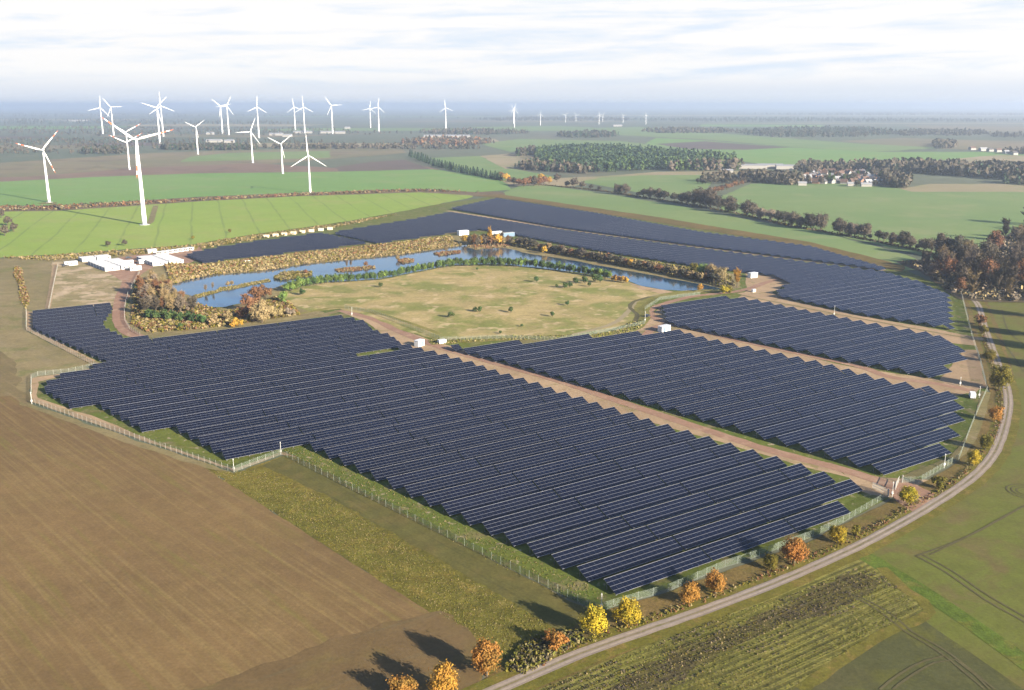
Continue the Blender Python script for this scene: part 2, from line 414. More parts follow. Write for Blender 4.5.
# near left
sheet('meadow', [(-330, 300), (-200, 276), (0, 258.5), (60, 256), (130, 250), (190, 247), (190, 262), (130, 275), (120, 300), (60, 311), (27, 312), (27, 331), (97, 367), (66, 372), (31, 378), (31, 404), (234, 473), (230, 480), (120, 450), (20, 415), (-140, 410), (-330, 430)], .02, M_dry, .8)
sheet('field', [(-420, 470), (-200, 400), (-60, 385), (10, 372), (20, 405), (36, 410), (120, 441), (205, 468), (335, 552), (490, 650), (470, 720), (300, 760), (-420, 760)], .05, M_plough, .5)
sheet('field', [(-200, 760), (60, 720), (225, 680), (330, 640), (440, 611), (452, 616), (490, 650), (470, 720), (300, 780)], .08, M_headland_shaded, 1.6)
M_mid = ground_mat('worn field edge', (.142, .106, .052), (.118, .092, .044), (.12, .10, .04), s=(60, 18, 1.2), fine=.22, streak=(PB, 2.5, 14, (.175, .135, .07), .5, .5, .7))
sheet('field', [(-420, 440), (-200, 372), (-60, 356), (0, 348), (16, 362), (18, 384), (30, 407), (10, 396), (-20, 398), (-90, 408), (-420, 505)], .065, M_mid, 1.6)
sheet('grass_strip', [(205, 468), (234, 473.5), (283, 456), (590, 613), (560, 640), (520, 680), (485, 676), (488, 650), (335, 552)], .055, M_strip, .5)
sheet('grass_strip', [(283, 456.5), (300, 459), (590, 611), (560, 632), (440, 560), (330, 497), (262, 466)], .08, M_strip_dark, .7)

# solar park floor
sheet('park_ground', [(26, 311), (114, 303), (140, 250), (250, 232), (405, 209), (500, 195.5), (656, 219), (813, 245), (905, 270), (962, 295), (974, 340), (987, 392), (959, 459), (943, 468), (886, 500), (813, 537), (725, 567), (640, 599), (601, 611), (588, 607), (456, 542), (281, 454), (234, 472), (31, 402), (32, 378), (69, 373), (97, 367), (27, 331)], .03, M_park, .3)
sheet('sand', [(26, 311), (40, 312), (33, 329), (106, 366), (112, 369), (69, 374.5), (38, 382), (38, 398), (97, 418), (150, 440), (234, 469), (282, 451.5), (300, 458), (281, 455), (234, 472), (31, 402), (32, 378), (69, 373), (97, 367), (27, 331)], .06, M_sand, .5)
M_patchy = ground_mat('trodden yard', (.235, .18, .10), (.175, .145, .07), (.33, .255, .17), s=(45, 16, 1.4), fine=.25, cf=.95, c_lo=.46, c_hi=.6, speck=(9, (.13, .125, .045), .8, .54), bump=.15)
sheet('yard', [(52, 262), (125, 262), (190, 252), (188, 262), (150, 266), (136, 278), (122, 303), (98, 308), (50, 308)], .06, M_patchy, 1.0)
sheet('compound', [(86, 263), (130, 256), (200, 247), (205, 256), (188, 264), (150, 270), (136, 280), (127, 300), (118, 300), (122, 281), (108, 273)], .09, M_red, .8)
sheet('sand', [(735, 300), (748, 290), (745, 272), (778, 275), (790, 283), (772, 293), (800, 303), (860, 316), (945, 331), (975, 340), (978, 346), (940, 342), (856, 324), (800, 310)], .06, M_sand, .6)
sheet('sand', [(640, 341), (632, 334), (648, 322), (660, 305), (668, 322), (690, 330), (760, 346), (856, 368), (940, 380), (968, 350), (976, 350), (986, 388), (940, 400), (880, 385), (850, 374), (750, 352), (700, 341)], .06, M_sand, .6)
sheet('sand', [(940, 378), (965, 350), (972, 350), (984, 384), (975, 394), (950, 392)], .065, M_sand, .6)
sheet('sand', [(340, 312), (376, 320), (430, 340), (470, 352), (560, 383), (700, 427), (768, 449), (840, 472), (850, 478), (800, 466), (734, 446), (649, 422), (560, 398), (460, 366), (415, 352), (395, 344), (366, 322)], .06, M_sand, .5)
sheet('sand', [(840, 470), (886, 478), (930, 480), (900, 497), (886, 498), (862, 492)], .06, M_sand, .6)

M_trackgrass = ground_mat('trampled verge', (.155, .125, .06), (.125, .11, .045), (.20, .155, .09), s=(40, 8, 1.0), fine=.3)
# tracks inside the park
T1 = [(340, 310.5), (375.5, 320), (400, 332), (450, 350.5), (550, 378.5), (616, 400.5), (725, 436.5), (768, 450), (843, 470), (886, 484), (916, 494), (934, 502)]
ribbon('track', T1, 5.0, .12, M_red, .4)
ribbon('track', [(640, 341), (668, 325), (750, 343.5), (856, 366), (888, 376.7), (944, 385), (972, 391)], 4.6, .12, M_red, .4)
ribbon('track', [(668, 323), (655, 318), (652, 309), (690, 297), (740, 291), (765, 283), (785, 277)], 5, .11, M_red, .6)
ribbon('track', [(740, 293), (768, 299.5), (856, 316.5), (943, 332.5), (990, 341)], 5.5, .11, M_sand, .4)
ribbon('track', [(740, 295), (768, 300.8), (856, 318), (943, 334), (990, 342)], 1.6, .14, M_trackgrass, .3)
ribbon('track', [(134, 272), (128, 283), (121, 298), (119, 318), (126, 331), (142, 338)], 7, .12, M_red, .6)
ribbon('track', [(142, 338), (200, 332), (303, 318.5), (340, 311)], 5, .11, M_trackgrass, .6)
ribbon('track', [(500, 345), (560, 338), (640, 333), (690, 325)], 7, .10, M_trackgrass, .8)
ribbon('track', [(447, 210.8), (560, 228.4), (656, 241.4), (760, 255), (856, 266.8), (884, 270.5)], 6, .10, M_sand, .4)
ribbon('track', [(55, 264), (52, 285), (48, 308)], 3, .10, M_sand, .3)
ribbon('track', [(455, 233), (475, 231), (500, 233), (600, 251), (700, 266), (750, 272)], 6, .10, M_trackgrass, .6)
ribbon('track', [(196, 262), (320, 248), (373, 243), (455, 233)], 7, .10, M_trackgrass, .6)
ribbon('path', [(986, 392), (975, 430), (958, 455), (944, 463), (905, 478)], 3.4, .11, M_trackgrass, .4)

# right side: lane, verges and fields
sheet('field', [(860, 556), (916, 520), (958, 490), (983, 472), (1003, 448), (1012, 412), (1012, 390), (1000, 363), (988, 330), (979, 304), (968, 297), (1100, 290), (1500, 330), (1700, 700), (1200, 800), (1040, 700), (930, 625), (895, 596)], .03, M_rfield, .4)
sheet('field', [(925, 609), (1060, 690), (1300, 830), (1000, 900), (740, 730), (790, 691), (870, 640), (860, 625), (900, 600)], .028, M_rfield2, .4)
sheet('field', [(470, 712), (500, 694), (600, 650), (656, 630), (775, 587), (856, 552), (876, 562), (885, 572), (905, 590), (925, 609), (880, 633), (790, 691), (740, 730)], .04, M_cab, .4)
sheet('lane_verge', [(590, 614), (650, 598), (813, 540), (886, 503), (944, 471), (960, 461), (990, 392), (975, 340), (963, 297), (985, 297), (1000, 330), (1014, 375), (1018, 410), (1010, 450), (990, 476), (960, 496), (862, 558), (775, 597), (656, 641), (600, 664), (520, 698), (470, 712), (470, 690), (500, 668), (555, 640)], .05, M_bankgrass, .5)
LANE = [(430, 722), (470, 702), (497, 690), (532, 675), (566, 660), (600, 647), (656, 627), (685, 617.5), (775, 583.5), (856, 547.5), (916, 515), (957, 489), (981, 470), (998, 446), (1007.5, 412), (1007, 390), (997.5, 363), (985.5, 330), (978, 305), (968, 297)]
ribbon('verge', LANE, 9.0, .08, M_verge, .6)
ribbon('road', LANE, 3.4, .12, M_lane, .25)
_ln = smooth_line([G(u, v) for u, v in LANE], 4.0)
ribbon('lane_middle', [(p.x, p.y) for p in _ln], .55, .135, M_centre, .22, world=True)
for off in (-.85, .85):
    rut = []
    for i, p in enumerate(_ln):
        dd = (_ln[min(i+1, len(_ln)-1)] - _ln[max(i-1, 0)]).normalized()
        rut.append((p.x - dd.y*off, p.y + dd.x*off))
    ribbon('wheel_rut', rut, .7, .145, M_rut, .12, world=True)
sheet('gateway', [(886, 487), (905, 480), (935, 494), (930, 503), (912, 512), (897, 502)], .11, M_red, .5)
M_lush = ground_mat('green field strip', (.070, .098, .014), (.058, .085, .012), (.105, .10, .022), s=(30, 6, .6), fine=.4, bump=.2)
M_withered = ground_mat('withered strip', (.062, .05, .022), (.075, .066, .02), (.05, .04, .022), s=(18, 5, .6), fine=.5, bump=.3, streak=(RB, 1.4, 12, (.11, .095, .03), .6, .5, .7))
ribbon('grass_strip', [(864, 556), (900, 577), (940, 603), (985, 634), (1040, 674), (1080, 705)], 5.2, .07, M_lush, .6)
sheet('withered_strip', [(560, 722), (610, 690), (650, 662), (720, 631), (790, 602), (840, 577), (864, 574), (880, 584), (866, 596), (800, 620), (740, 644), (690, 672), (640, 712)], .05, M_withered, 1.8, step=3)
ribbon('grass_strip', [(882, 568), (905, 590), (930, 612), (880, 636), (800, 690)], 3.0, .075, M_verge, .6)
# wheel tracks in the crops
for a in ([(930, 555), (970, 536), (1000, 520), (1040, 497)], [(917, 556), (960, 540), (1000, 519), (1024, 506)],
          [(915, 556), (945, 572), (985, 600), (1024, 622), (1060, 645)], [(922, 555), (950, 570), (990, 597), (1030, 620)],
          [(846, 592), (880, 612), (905, 632), (940, 653), (985, 690)], [(853, 594), (888, 612), (912, 632), (947, 652), (995, 690)],
          [(880, 690), (900, 674), (925, 661), (945, 656)], [(893, 690), (910, 677), (935, 663), (955, 660), (975, 675), (990, 690)],
          [(985, 326), (1005, 345), (1024, 372)], [(1024, 345), (1008, 330), (1002, 310)]):
    ribbon('wheel_track', a, .55, .09, M_tramline, .15, step=3)
for rr in (3.2, 4.6, 6.0):
    c = G(1028, 492)
    ribbon('wheel_track', [(c.x+rr*math.cos(i*PI/8), c.y+rr*math.sin(i*PI/8)) for i in range(17)], .45, .085, M_tramline, .15, step=2, world=True)

# ------------------------------------------------------------------ lake
M_water, t, out = new_mat('lake water')
pos = t.n('ShaderNodeNewGeometry').outputs['Position']
bn = t.n('ShaderNodeBump', {'Strength': .12, 'Distance': .25, 'Height': t.noise(t.vm('MULTIPLY', pos, (.35, .9, .5)), 1.0, 3)})
wr_ = t.ramp(t.noise(t.vm('MULTIPLY', pos, (.012, .05, 1)), 1.0, 4, .6, .6), .42, .62, .03, .16)
principled(t, out, t.mix(t.ramp(t.noise(pos, .03, 3), .4, .65), (.012, .038, .072), (.03, .05, .06)), wr_, .6, 0, bn.outputs[0])
sheet('lake', [(165, 288), (171, 282.5), (213, 275), (263, 271), (308, 264), (391, 256), (426, 251), (456, 246.5), (466, 245), (470, 248.5), (505, 248), (530, 254), (575, 261), (631, 271.5), (685, 281.5), (708, 285.5), (722, 289.5), (700, 291.5), (663, 290), (640, 286), (628, 281), (588, 274), (550, 269.5), (500, 264), (450, 265), (400, 275), (380, 279), (340, 281.5), (308, 282), (283, 285), (262, 291), (247, 302), (225, 307), (198, 308), (193, 300), (190, 296), (178, 292)], .10, M_water, .8, step=5)
M_spit = ground_mat('reedy spit', (.20, .155, .07), (.165, .13, .055), (.125, .12, .04), s=(30, 7, 1.2), fine=.4, bump=.4)
sheet('island', [(192, 296.8), (205, 292.5), (216, 291), (219, 288), (232, 286.5), (250, 283), (268, 279.5), (271, 281.5), (255, 285), (238, 288.5), (222, 291.5), (208, 295.5), (196, 298.6)], .16, M_spit, .5, step=4)
sheet('island', [(274, 279), (281, 274), (292, 272.5), (311, 273), (312, 276), (296, 278.5), (280, 280.5)], .16, M_spit, .5, step=4)
sheet('island', [(335, 270), (350, 268), (374, 266.5), (376, 268.5), (350, 271.5), (338, 272)], .16, M_spit, .5, step=4)
sheet('island', [(398, 261), (405, 259), (414, 260), (413, 262), (402, 264)], .16, M_spit, .4, step=4)
sheet('island', [(433, 254), (446, 252), (461, 251), (460, 253), (440, 256)], .16, M_spit, .4, step=4)
sheet('shore', [(466, 246.5), (472, 243), (500, 241), (512, 244), (508, 247.8), (490, 248.6), (475, 250)], .16, M_spit, .6, step=4)
M_bank = ground_mat('lake bank scrub', (.185, .15, .07), (.15, .125, .055), (.125, .09, .045), s=(50, 12, 1.4), fine=.4, bump=.4)
sheet('shore', [(160, 262), (200, 264), (320, 250.5), (373, 245), (450, 235.5), (466, 236), (505, 238), (600, 254), (700, 269), (735, 274), (742, 288), (722, 290), (708, 286), (685, 282), (631, 272.5), (575, 262), (530, 255), (505, 249), (470, 249.5), (466, 245.5), (426, 251.5), (391, 257), (308, 265), (263, 272), (213, 276), (173, 283), (167, 288), (190, 296), (197, 308), (225, 307.5), (247, 302.5), (262, 291), (283, 285), (300, 287), (290, 300), (330, 316), (300, 320), (200, 334), (150, 338), (128, 333), (125, 315), (132, 290), (141, 275)], .076, M_bank, .8, step=6)
sheet('meadow', [(283, 300), (290, 289), (308, 283), (340, 282.5), (380, 280), (400, 276), (450, 266), (500, 265), (550, 270.5), (588, 275), (628, 282), (645, 287), (664, 291), (672, 293), (648, 299), (640, 308), (634, 322), (600, 333), (520, 340), (445, 343), (400, 330), (372, 317), (340, 309), (310, 312)], .12, M_meadow, .8, step=6)
sheet('shore', [(628, 282.5), (645, 287), (663, 290), (676, 292.5), (660, 294), (640, 289.5)], .15, M_sand, .6, step=5)
M_dyke = ground_mat('mossy dyke', (.15, .135, .035), (.125, .12, .03), (.20, .16, .065), s=(30, 7, 1), fine=.35, bump=.3)
ribbon('bank', [(430, 343), (500, 338.5), (560, 337.5), (618, 333), (640, 322), (642, 308), (650, 300), (680, 293), (715, 291)], 9, .17, M_dyke, .8)
ribbon('path', [(560, 338), (610, 325), (628, 312), (634, 304), (655, 296), (690, 291)], 3.2, .15, M_beige, .4)
ribbon('ditch', [(612, 332), (632, 324), (637, 315), (630, 308), (634, 302), (650, 297)], 2.6, .18, M_tramline, .6)
ribbon('track', [(300, 314), (340, 307.5), (380, 314), (440, 334)], 3, .15, M_dyke, .5)
# haze goes in after the structure
# ------------------------------------------------------------------ haze
m, t, out = new_mat('haze')
pv = t.n('ShaderNodeVolumePrincipled', {'Color': (.72, .82, 1.0), 'Density': 1.16e-4, 'Anisotropy': 0.5})
t.links.new(pv.outputs[0], out.inputs[1])
hb = MB(); hb.box(-52000, 52000, -4000, 54000, -1.0, 162.0)
meta(hb.build('haze', m), kind='stuff')

# ------------------------------------------------------------------ solar tables
ROW_B = 57.5
ang = R(90-ROW_B)
EV = Vector((math.cos(ang), math.sin(ang), 0)); NV = Vector((-math.sin(ang), math.cos(ang), 0))
TILT = R(21); MOD = 1.14; SL = 5.4; LOWZ = .8; PITCHROW = 8.75; GAP = .38
ct, st_ = SL*math.cos(TILT), SL*math.sin(TILT)
M_panel, t, out = new_mat('solar glass')
uv = t.n('ShaderNodeUVMap').outputs[0]
sp = t.n('ShaderNodeSeparateXYZ', {0: uv})
def line_mask(x, period, w):
    fr = t.math('FRACT', t.math('DIVIDE', x, period))
    d = t.math('MINIMUM', fr, t.math('SUBTRACT', 1.0, fr))
    return t.math('LESS_THAN', d, w/period/2)
lm = line_mask(sp.outputs[0], MOD*1.5, .04)
lv = t.math('MULTIPLY', line_mask(sp.outputs[1], 1.35, .075), .75)
lh = line_mask(sp.outputs[1], 5.4, .16)
fine_ = t.math('MAXIMUM', line_mask(sp.outputs[0], MOD/6, .010), line_mask(sp.outputs[1], .095, .006))
cell = t.n('ShaderNodeTexWhiteNoise', noise_dimensions='3D')
oi = t.n('ShaderNodeObjectInfo').outputs['Random']
t.set(cell.inputs['Vector'], t.comb(t.math('FLOOR', t.math('DIVIDE', sp.outputs[0], MOD)), t.math('FLOOR', t.math('DIVIDE', sp.outputs[1], 1.35)), t.math('MULTIPLY', oi, 91)))
k = t.ramp(cell.outputs[0], 0, 1, .88, 1.14, False)
k = t.math('MULTIPLY', k, t.ramp(oi, 0, 1, .85, 1.15, False))
base = t.vm('MULTIPLY', (.0018, .0031, .0108), t.comb(k, k, k))
base = t.mix(t.math('MULTIPLY', fine_, .05), base, (.10, .11, .14))
base = t.mix(t.math('MULTIPLY', lm, .22), base, (.22, .23, .26))
frame = t.math('MAXIMUM', lv, lh)
base = t.mix(t.math('MULTIPLY', lv, .9), base, (.22, .225, .24)); base = t.mix(lh, base, (.27, .27, .28))
p = principled(t, out, base, t.ramp(frame, 0, 1, .12, .45), .5)
M_steel = plain('galvanised steel', (.16, .165, .175), .5, .4, .5)
M_back = plain('module back', (.055, .055, .06), .6, .2)

def surface_geo(mb, uvl, L, M=None):
    th = .05
    def P(x, s, h): return Vector((x, s*math.cos(TILT)-h*math.sin(TILT), LOWZ+s*math.sin(TILT)+h*math.cos(TILT)))
    vs = [P(x, s, h) for h in (-th, 0) for s in (0, SL) for x in (0, L)]
    if M is not None: vs = [M @ v for v in vs]
    mb.add(vs, [(4, 5, 7, 6)], 0); uvl.append([(0, 0), (L, 0), (L, SL), (0, SL)])
    mb.add(vs, [(0, 2, 3, 1), (0, 1, 5, 4), (2, 6, 7, 3), (0, 4, 6, 2), (1, 3, 7, 5)], 1)
    for _ in range(5): uvl.append([(0, 0)]*4)
def frame_geo(mb, L, M=None, mi=0, full=True):
    k = max(2, round(L/4.2)+1)
    for i in range(k):
        x = .5 + (L-1.0)*i/(k-1)
        for s in ((.75, SL-.75) if full else (SL-.6,)):
            y = s*math.cos(TILT); zt = LOWZ+s*math.sin(TILT)-.09
            mb.box(x-.07, x+.07, y-.06, y+.06, -.05, zt, mi, M)
        if full:
            a = Vector((x, .25*math.cos(TILT), LOWZ+.25*math.sin(TILT)-.12)); b = Vector((x, (SL-.25)*math.cos(TILT), LOWZ+(SL-.25)*math.sin(TILT)-.12))
            mb.bar(a, b, .08, .10, mi)
    if full:
        for s in (.6, 2.0, 3.4, 4.8):
            y = s*math.cos(TILT); zz = LOWZ+s*math.sin(TILT)-.10
            mb.box(.05, L-.05, y-.03, y+.03, zz-.035, zz+.035, mi, M)
_cache = {}
def table_meshes(nm):
    if nm not in _cache:
        L = nm*MOD
        a = MB(); uvl = []; surface_geo(a, uvl, L)
        me = a.mesh('module_surface', [M_panel, M_back])
        l = me.uv_layers.new(name='UVMap'); l.data.foreach_set('uv', [c for f in uvl for q in f for c in q])
        b = MB(); frame_geo(b, L)
        _cache[nm] = (me, b.mesh('support_frame', [M_steel]))
    return _cache[nm]

BLOCKS = {
 'front': [(33,312),(114,305),(111,312),(104,323),(109,330),(127,339),(150,337),(153,341),(200,335.5),(303,321.5),(340,316.5),(363,321),(376,331),(396,338),(404,345),(417,348),(464,361),(563,393),(649,421),(734,446),(809,469),(858,485),(853,504),(823,516),(619,592),(451,513),(303,443),(228,458),(170,425),(143,430),(97,404),(70,406),(41,388),(69,373),(112,364),(33,328)],
 'middle': [(450,348),(510,344),(593,336.8),(631,334.8),(680,331.5),(700,338),(800,359),(848,370),(883,380.5),(943,391),(959,396),(960,419),(944,453),(886,473),(844,460),(648,403),(505,362)],
 'third': [(663,307),(722,298),(742,298.5),(768,303),(856,321),(941,336),(964,350),(964,362),(931,376),(851,361),(668,323)],
 'upper': [(452,208.6),(498,198.5),(600,214),(700,232),(813,247),(886,268),(878,269.5),(856,265.5),(656,240),(560,227)],
 'far': [(451,212.5),(560,229.8),(656,243),(856,268.5),(884,272),(920,282),(949,295),(952,328),(863,314),(775,295),(790,283),(773,275),(745,271.5),(700,266),(600,250.5),(510,233.5),(480,229),(451,232.5),(377,242.8),(333,233),(415,219.5)],
 'lakeside': [(186,255),(213,249),(256,242),(322,233.5),(368,243),(320,248.5),(203,262)],
}
NOTCH = {'front': [(0, 0)]}
tables = []     # (block, row, index in row, x module count, start point)
notch = [G(*q, z=1.5) for q in ((354, 352.3), (396, 345.6), (400, 350.2), (360, 357.0))]
notch2 = [(p.dot(EV), p.dot(NV)) for p in notch]
for name, px in BLOCKS.items():
    pts = [G(u, v, 1.5) for u, v in px]
    q = [(p.dot(EV), p.dot(NV)) for p in pts]
    s0 = min(b for a, b in q); s1 = max(b for a, b in q)
    row = 0; s = s0 + .3
    while s < s1 - 1.5:
        sc = s + ct/2
        xs = []
        for i in range(len(q)):
            (a, b), (c, d) = q[i], q[(i+1) % len(q)]
            if (b > sc) != (d > sc): xs.append(a + (c-a)*(sc-b)/(d-b))
        xs.sort(); segs = [(xs[i], xs[i+1]) for i in range(0, len(xs)-1, 2)]
        if name == 'front':
            ns = []
            for a, b in segs:
                hit = []
                for i in range(4):
                    (x0, y0), (x1, y1) = notch2[i], notch2[(i+1) % 4]
                    if (y0 > sc) != (y1 > sc): hit.append(x0+(x1-x0)*(sc-y0)/(y1-y0))
                if len(hit) == 2 and min(hit) < b and max(hit) > a:
                    ns += [(a, min(hit)), (max(hit), b)]
                else: ns.append((a, b))
            segs = ns
        idx = 0
        for a, b in segs:
            x = a
            while b - x > 4*MOD:
                nm = min(28, int((b-x)/MOD))
                left = b - x - nm*MOD - GAP
                if 0 < left < 5*MOD and nm == 28: nm = min(32, int((b-x)/MOD))
                tables.append([name, row, idx, nm, EV*x + NV*s]); idx += 1
                x += nm*MOD + GAP
        row += 1; s += PITCHROW
def vis(t):
    c = t[4] + EV*(t[3]*MOD/2)
    d = c.y*math.cos(PITCH)+H*math.sin(PITCH)
    u = 512 + F*c.x/d
    return u
def size(t):
    c = t[4] + EV*(t[3]*MOD/2)
    return t[3]/(c.x**2+c.y**2+H*H)
tables.sort(key=size, reverse=True)
near, rest = tables[:300], tables[300:]
cnt = {}
for tb in tables: cnt[(tb[0], tb[1])] = max(cnt.get((tb[0], tb[1]), 0), tb[2]+1)
WHERE = {'front': 'the biggest block', 'middle': 'the gate block', 'third': 'block below the sandy track', 'far': 'long block', 'upper': 'upper block', 'lakeside': 'lakeside block'}
for name, row, idx, nm, P0 in near:
    r = empty('solar_table', P0, ang); r.rotation_euler.x = random.Random(row*31+idx*7+len(name)).gauss(0, R(.18))
    a, b = idx, cnt[(name, row)]-1-idx
    side = f'{ordinal(a)} from its fence end' if name == 'front' and a <= b else (f'{ordinal(b)} from its red track end' if name == 'front' else (f'{ordinal(a)} from its red track end' if a <= b else f'{ordinal(b)} from its fence end'))
    rowtxt = 'front row' if row == 0 else f'{ordinal(row)} row'
    meta(r, f'solar table {side}, {rowtxt} of {WHERE[name]}', 'solar table', 'solar tables in rows inside the fence')
    ms, mf = table_meshes(nm)
    use_mesh('module_surface', ms, r); use_mesh('support_frame', mf, r)
mb = MB(); uvl = []
for name, row, idx, nm, P0 in rest:
    M = Matrix.Translation(P0) @ Matrix.Rotation(ang, 4, 'Z')
    surface_geo(mb, uvl, nm*MOD, M)
    n0 = len(mb.f); frame_geo(mb, nm*MOD, M, 2, False)
    uvl += [[(0, 0)]*4]*(len(mb.f)-n0)
o = mb.build('distant_solar_array', [M_panel, M_back, M_steel])
l = o.data.uv_layers.new(name='UVMap'); l.data.foreach_set('uv', [c for f in uvl for q in f for c in q])
meta(o, 'dark blue solar tables covering the ground beyond the near rows', kind='stuff')
print('TABLES', len(tables), {k: sum(1 for x in tables if x[0] == k) for k in BLOCKS}, {k: max(x[1] for x in tables if x[0] == k) for k in BLOCKS})
# ------------------------------------------------------------------ trees
def leaf_mat(name, c1, c2, c3=None, rough=.8, tr=.0):
    m, t, out = new_mat(name)
    g = t.n('ShaderNodeNewGeometry'); oi = t.n('ShaderNodeObjectInfo')
    col = t.mix(g.outputs['Random Per Island'], c1, c2)
    if c3: col = t.mix(t.math('MULTIPLY', t.ramp(t.noise(g.outputs['Position'], .35, 2), .48, .66), .8), col, c3)
    hs = t.n('ShaderNodeHueSaturation', {'Color': col})
    t.set(hs.inputs['Hue'], t.ramp(oi.outputs['Random'], 0, 1, .491, .509, False))
    t.set(hs.inputs['Value'], t.ramp(t.math('FRACT', t.math('MULTIPLY', oi.outputs['Random'], 7.3)), 0, 1, .8, 1.22, False))
    p = principled(t, out, hs.outputs[0], rough, .15)
    if tr:
        tl = t.n('ShaderNodeBsdfTranslucent', {'Color': hs.outputs[0]})
        mx = t.n('ShaderNodeMixShader', {0: tr}); t.links.new(p.outputs[0], mx.inputs[1]); t.links.new(tl.outputs[0], mx.inputs[2])
        t.links.new(mx.outputs[0], out.inputs[0])
    return m
LM = {
 'orange': leaf_mat('orange leaves', (.25, .112, .026), (.33, .165, .04), (.20, .12, .03), tr=.25),
 'gold': leaf_mat('golden leaves', (.40, .22, .035), (.46, .30, .05), (.30, .16, .03), tr=.25),
 'yellow': leaf_mat('yellow leaves', (.29, .215, .016), (.36, .275, .025), (.16, .15, .016), tr=.25),
 'olive': leaf_mat('olive leaves', (.085, .08, .013), (.14, .115, .018), (.17, .13, .02), tr=.2),
 'pine': leaf_mat('pine needles', (.028, .056, .018), (.050, .085, .026), (.078, .10, .028)),
 'young': leaf_mat('young needles', (.075, .125, .028), (.14, .18, .04), (.05, .09, .025)),
 'conifer': leaf_mat('dark needles', (.016, .034, .021), (.026, .048, .027), (.035, .052, .022)),
 'brown': leaf_mat('bare brown twigs', (.066, .055, .040), (.092, .074, .052), (.048, .041, .031)),
 'rust': leaf_mat('rusty oak leaves', (.125, .06, .028), (.16, .08, .037), (.085, .05, .03)),
 'grey': leaf_mat('pale bare twigs', (.15, .12, .09), (.195, .155, .115), (.10, .08, .06)),
 'blond': leaf_mat('blond birch twigs', (.185, .142, .07), (.235, .175, .085), (.135, .105, .05)),
 'dusk': leaf_mat('dull dark twigs', (.038, .035, .026), (.058, .048, .034), (.028, .034, .02)),
 'russet': leaf_mat('russet leaves', (.125, .06, .03), (.17, .085, .04), (.08, .045, .028)),
 'straw': leaf_mat('dry reed', (.165, .132, .066), (.21, .165, .08), (.115, .10, .042)),
 'lush': leaf_mat('light crop leaf', (.12, .135, .02), (.17, .17, .03), (.10, .11, .018)),
 'herb': leaf_mat('green herb', (.075, .082, .014), (.11, .105, .018), (.13, .11, .026)),
}
M_bark = plain('bark', (.085, .068, .05), .9, .1)
M_pbark = plain('pine bark', (.12, .075, .05), .9, .1)

def quad(vs, fs, c, nrm, s, rnd, asp=1.0):
    q = nrm.to_track_quat('Z', 'Y') @ Matrix.Rotation(rnd.uniform(0, 6.28), 3, 'Z').to_quaternion()
    b = len(vs)
    for x, y in ((-1, -.6), (.1, -1), (1, .5), (-.2, 1)):
        vs.append(c + q @ Vector((x*s*.5*asp, y*s*.5, rnd.uniform(-.12, .12)*s)))
    fs.append((b, b+1, b+2, b+3))
def unit(rnd):
    while True:
        v = Vector((rnd.uniform(-1, 1), rnd.uniform(-1, 1), rnd.uniform(-1, 1)))
        if .05 < v.length < 1: return v.normalized()
def crown_round(seed, n=1500, w=1.0, base=.16, leaf=.075, clumps=16, sparse=0.0, up=1.0, tight=False):
    """crown of a tree one unit high, w wide"""
    rnd = random.Random(seed); vs, fs = [], []
    cz = (1+base)/2; hz = (1-base)/2*up
    cl = [(Vector((0, 0, cz)), .62 if tight else .42)]*(5 if tight else 1)
    for i in range(clumps):
        d = unit(rnd); r = rnd.uniform(.35, .70) if tight else rnd.uniform(.45, .78)
        p = Vector((d.x*w*.5*r, d.y*w*.5*r, cz + d.z*hz*r))
        cl.append((p, rnd.uniform(.20, .34)))
    for i in range(n):
        c, r = rnd.choice(cl)
        d = unit(rnd)
        if d.z < -.35 and rnd.random() < .5: d.z = -d.z
        rad = r*(rnd.uniform(1.05, 1.4) if rnd.random() < .13 else rnd.uniform(.5, 1.06))
        p = c + Vector((d.x*rad*w*.55, d.y*rad*w*.55, d.z*rad*hz*1.1))
        if p.z < base*.7: continue
        quad(vs, fs, p, (d + unit(rnd)*.7).normalized(), leaf*rnd.uniform(.6, 1.35), rnd)
    return vs, fs
def crown_cone(seed, n=1100, w=.42, base=.06, leaf=.06, power=.85):
    rnd = random.Random(seed); vs, fs = [], []
    tiers = 11; ph = [rnd.uniform(0, 6.28) for _ in range(tiers+1)]; lob = [rnd.uniform(.75, 1.15) for _ in range(60)]
    for i in range(n):
        tz = rnd.random()**1.35
        k = int(tz*tiers); inner = tz*tiers - k
        a = rnd.uniform(0, 6.28)
        rr = (1-tz)**power*w*.5*(1.05-.35*inner)*(.78+.22*math.cos(3*a+ph[k]))*lob[(k*5+int(a/1.26)) % 60]
        f = rnd.uniform(.5, 1.0)
        p = Vector((math.cos(a)*rr*f, math.sin(a)*rr*f, base+(1-base)*tz - .03*f))
        d = Vector((math.cos(a), math.sin(a), .45))
        quad(vs, fs, p, (d+unit(rnd)*.6).normalized(), leaf*rnd.uniform(.6, 1.3)*(1.15-.5*tz), rnd, 1.3)
    return vs, fs
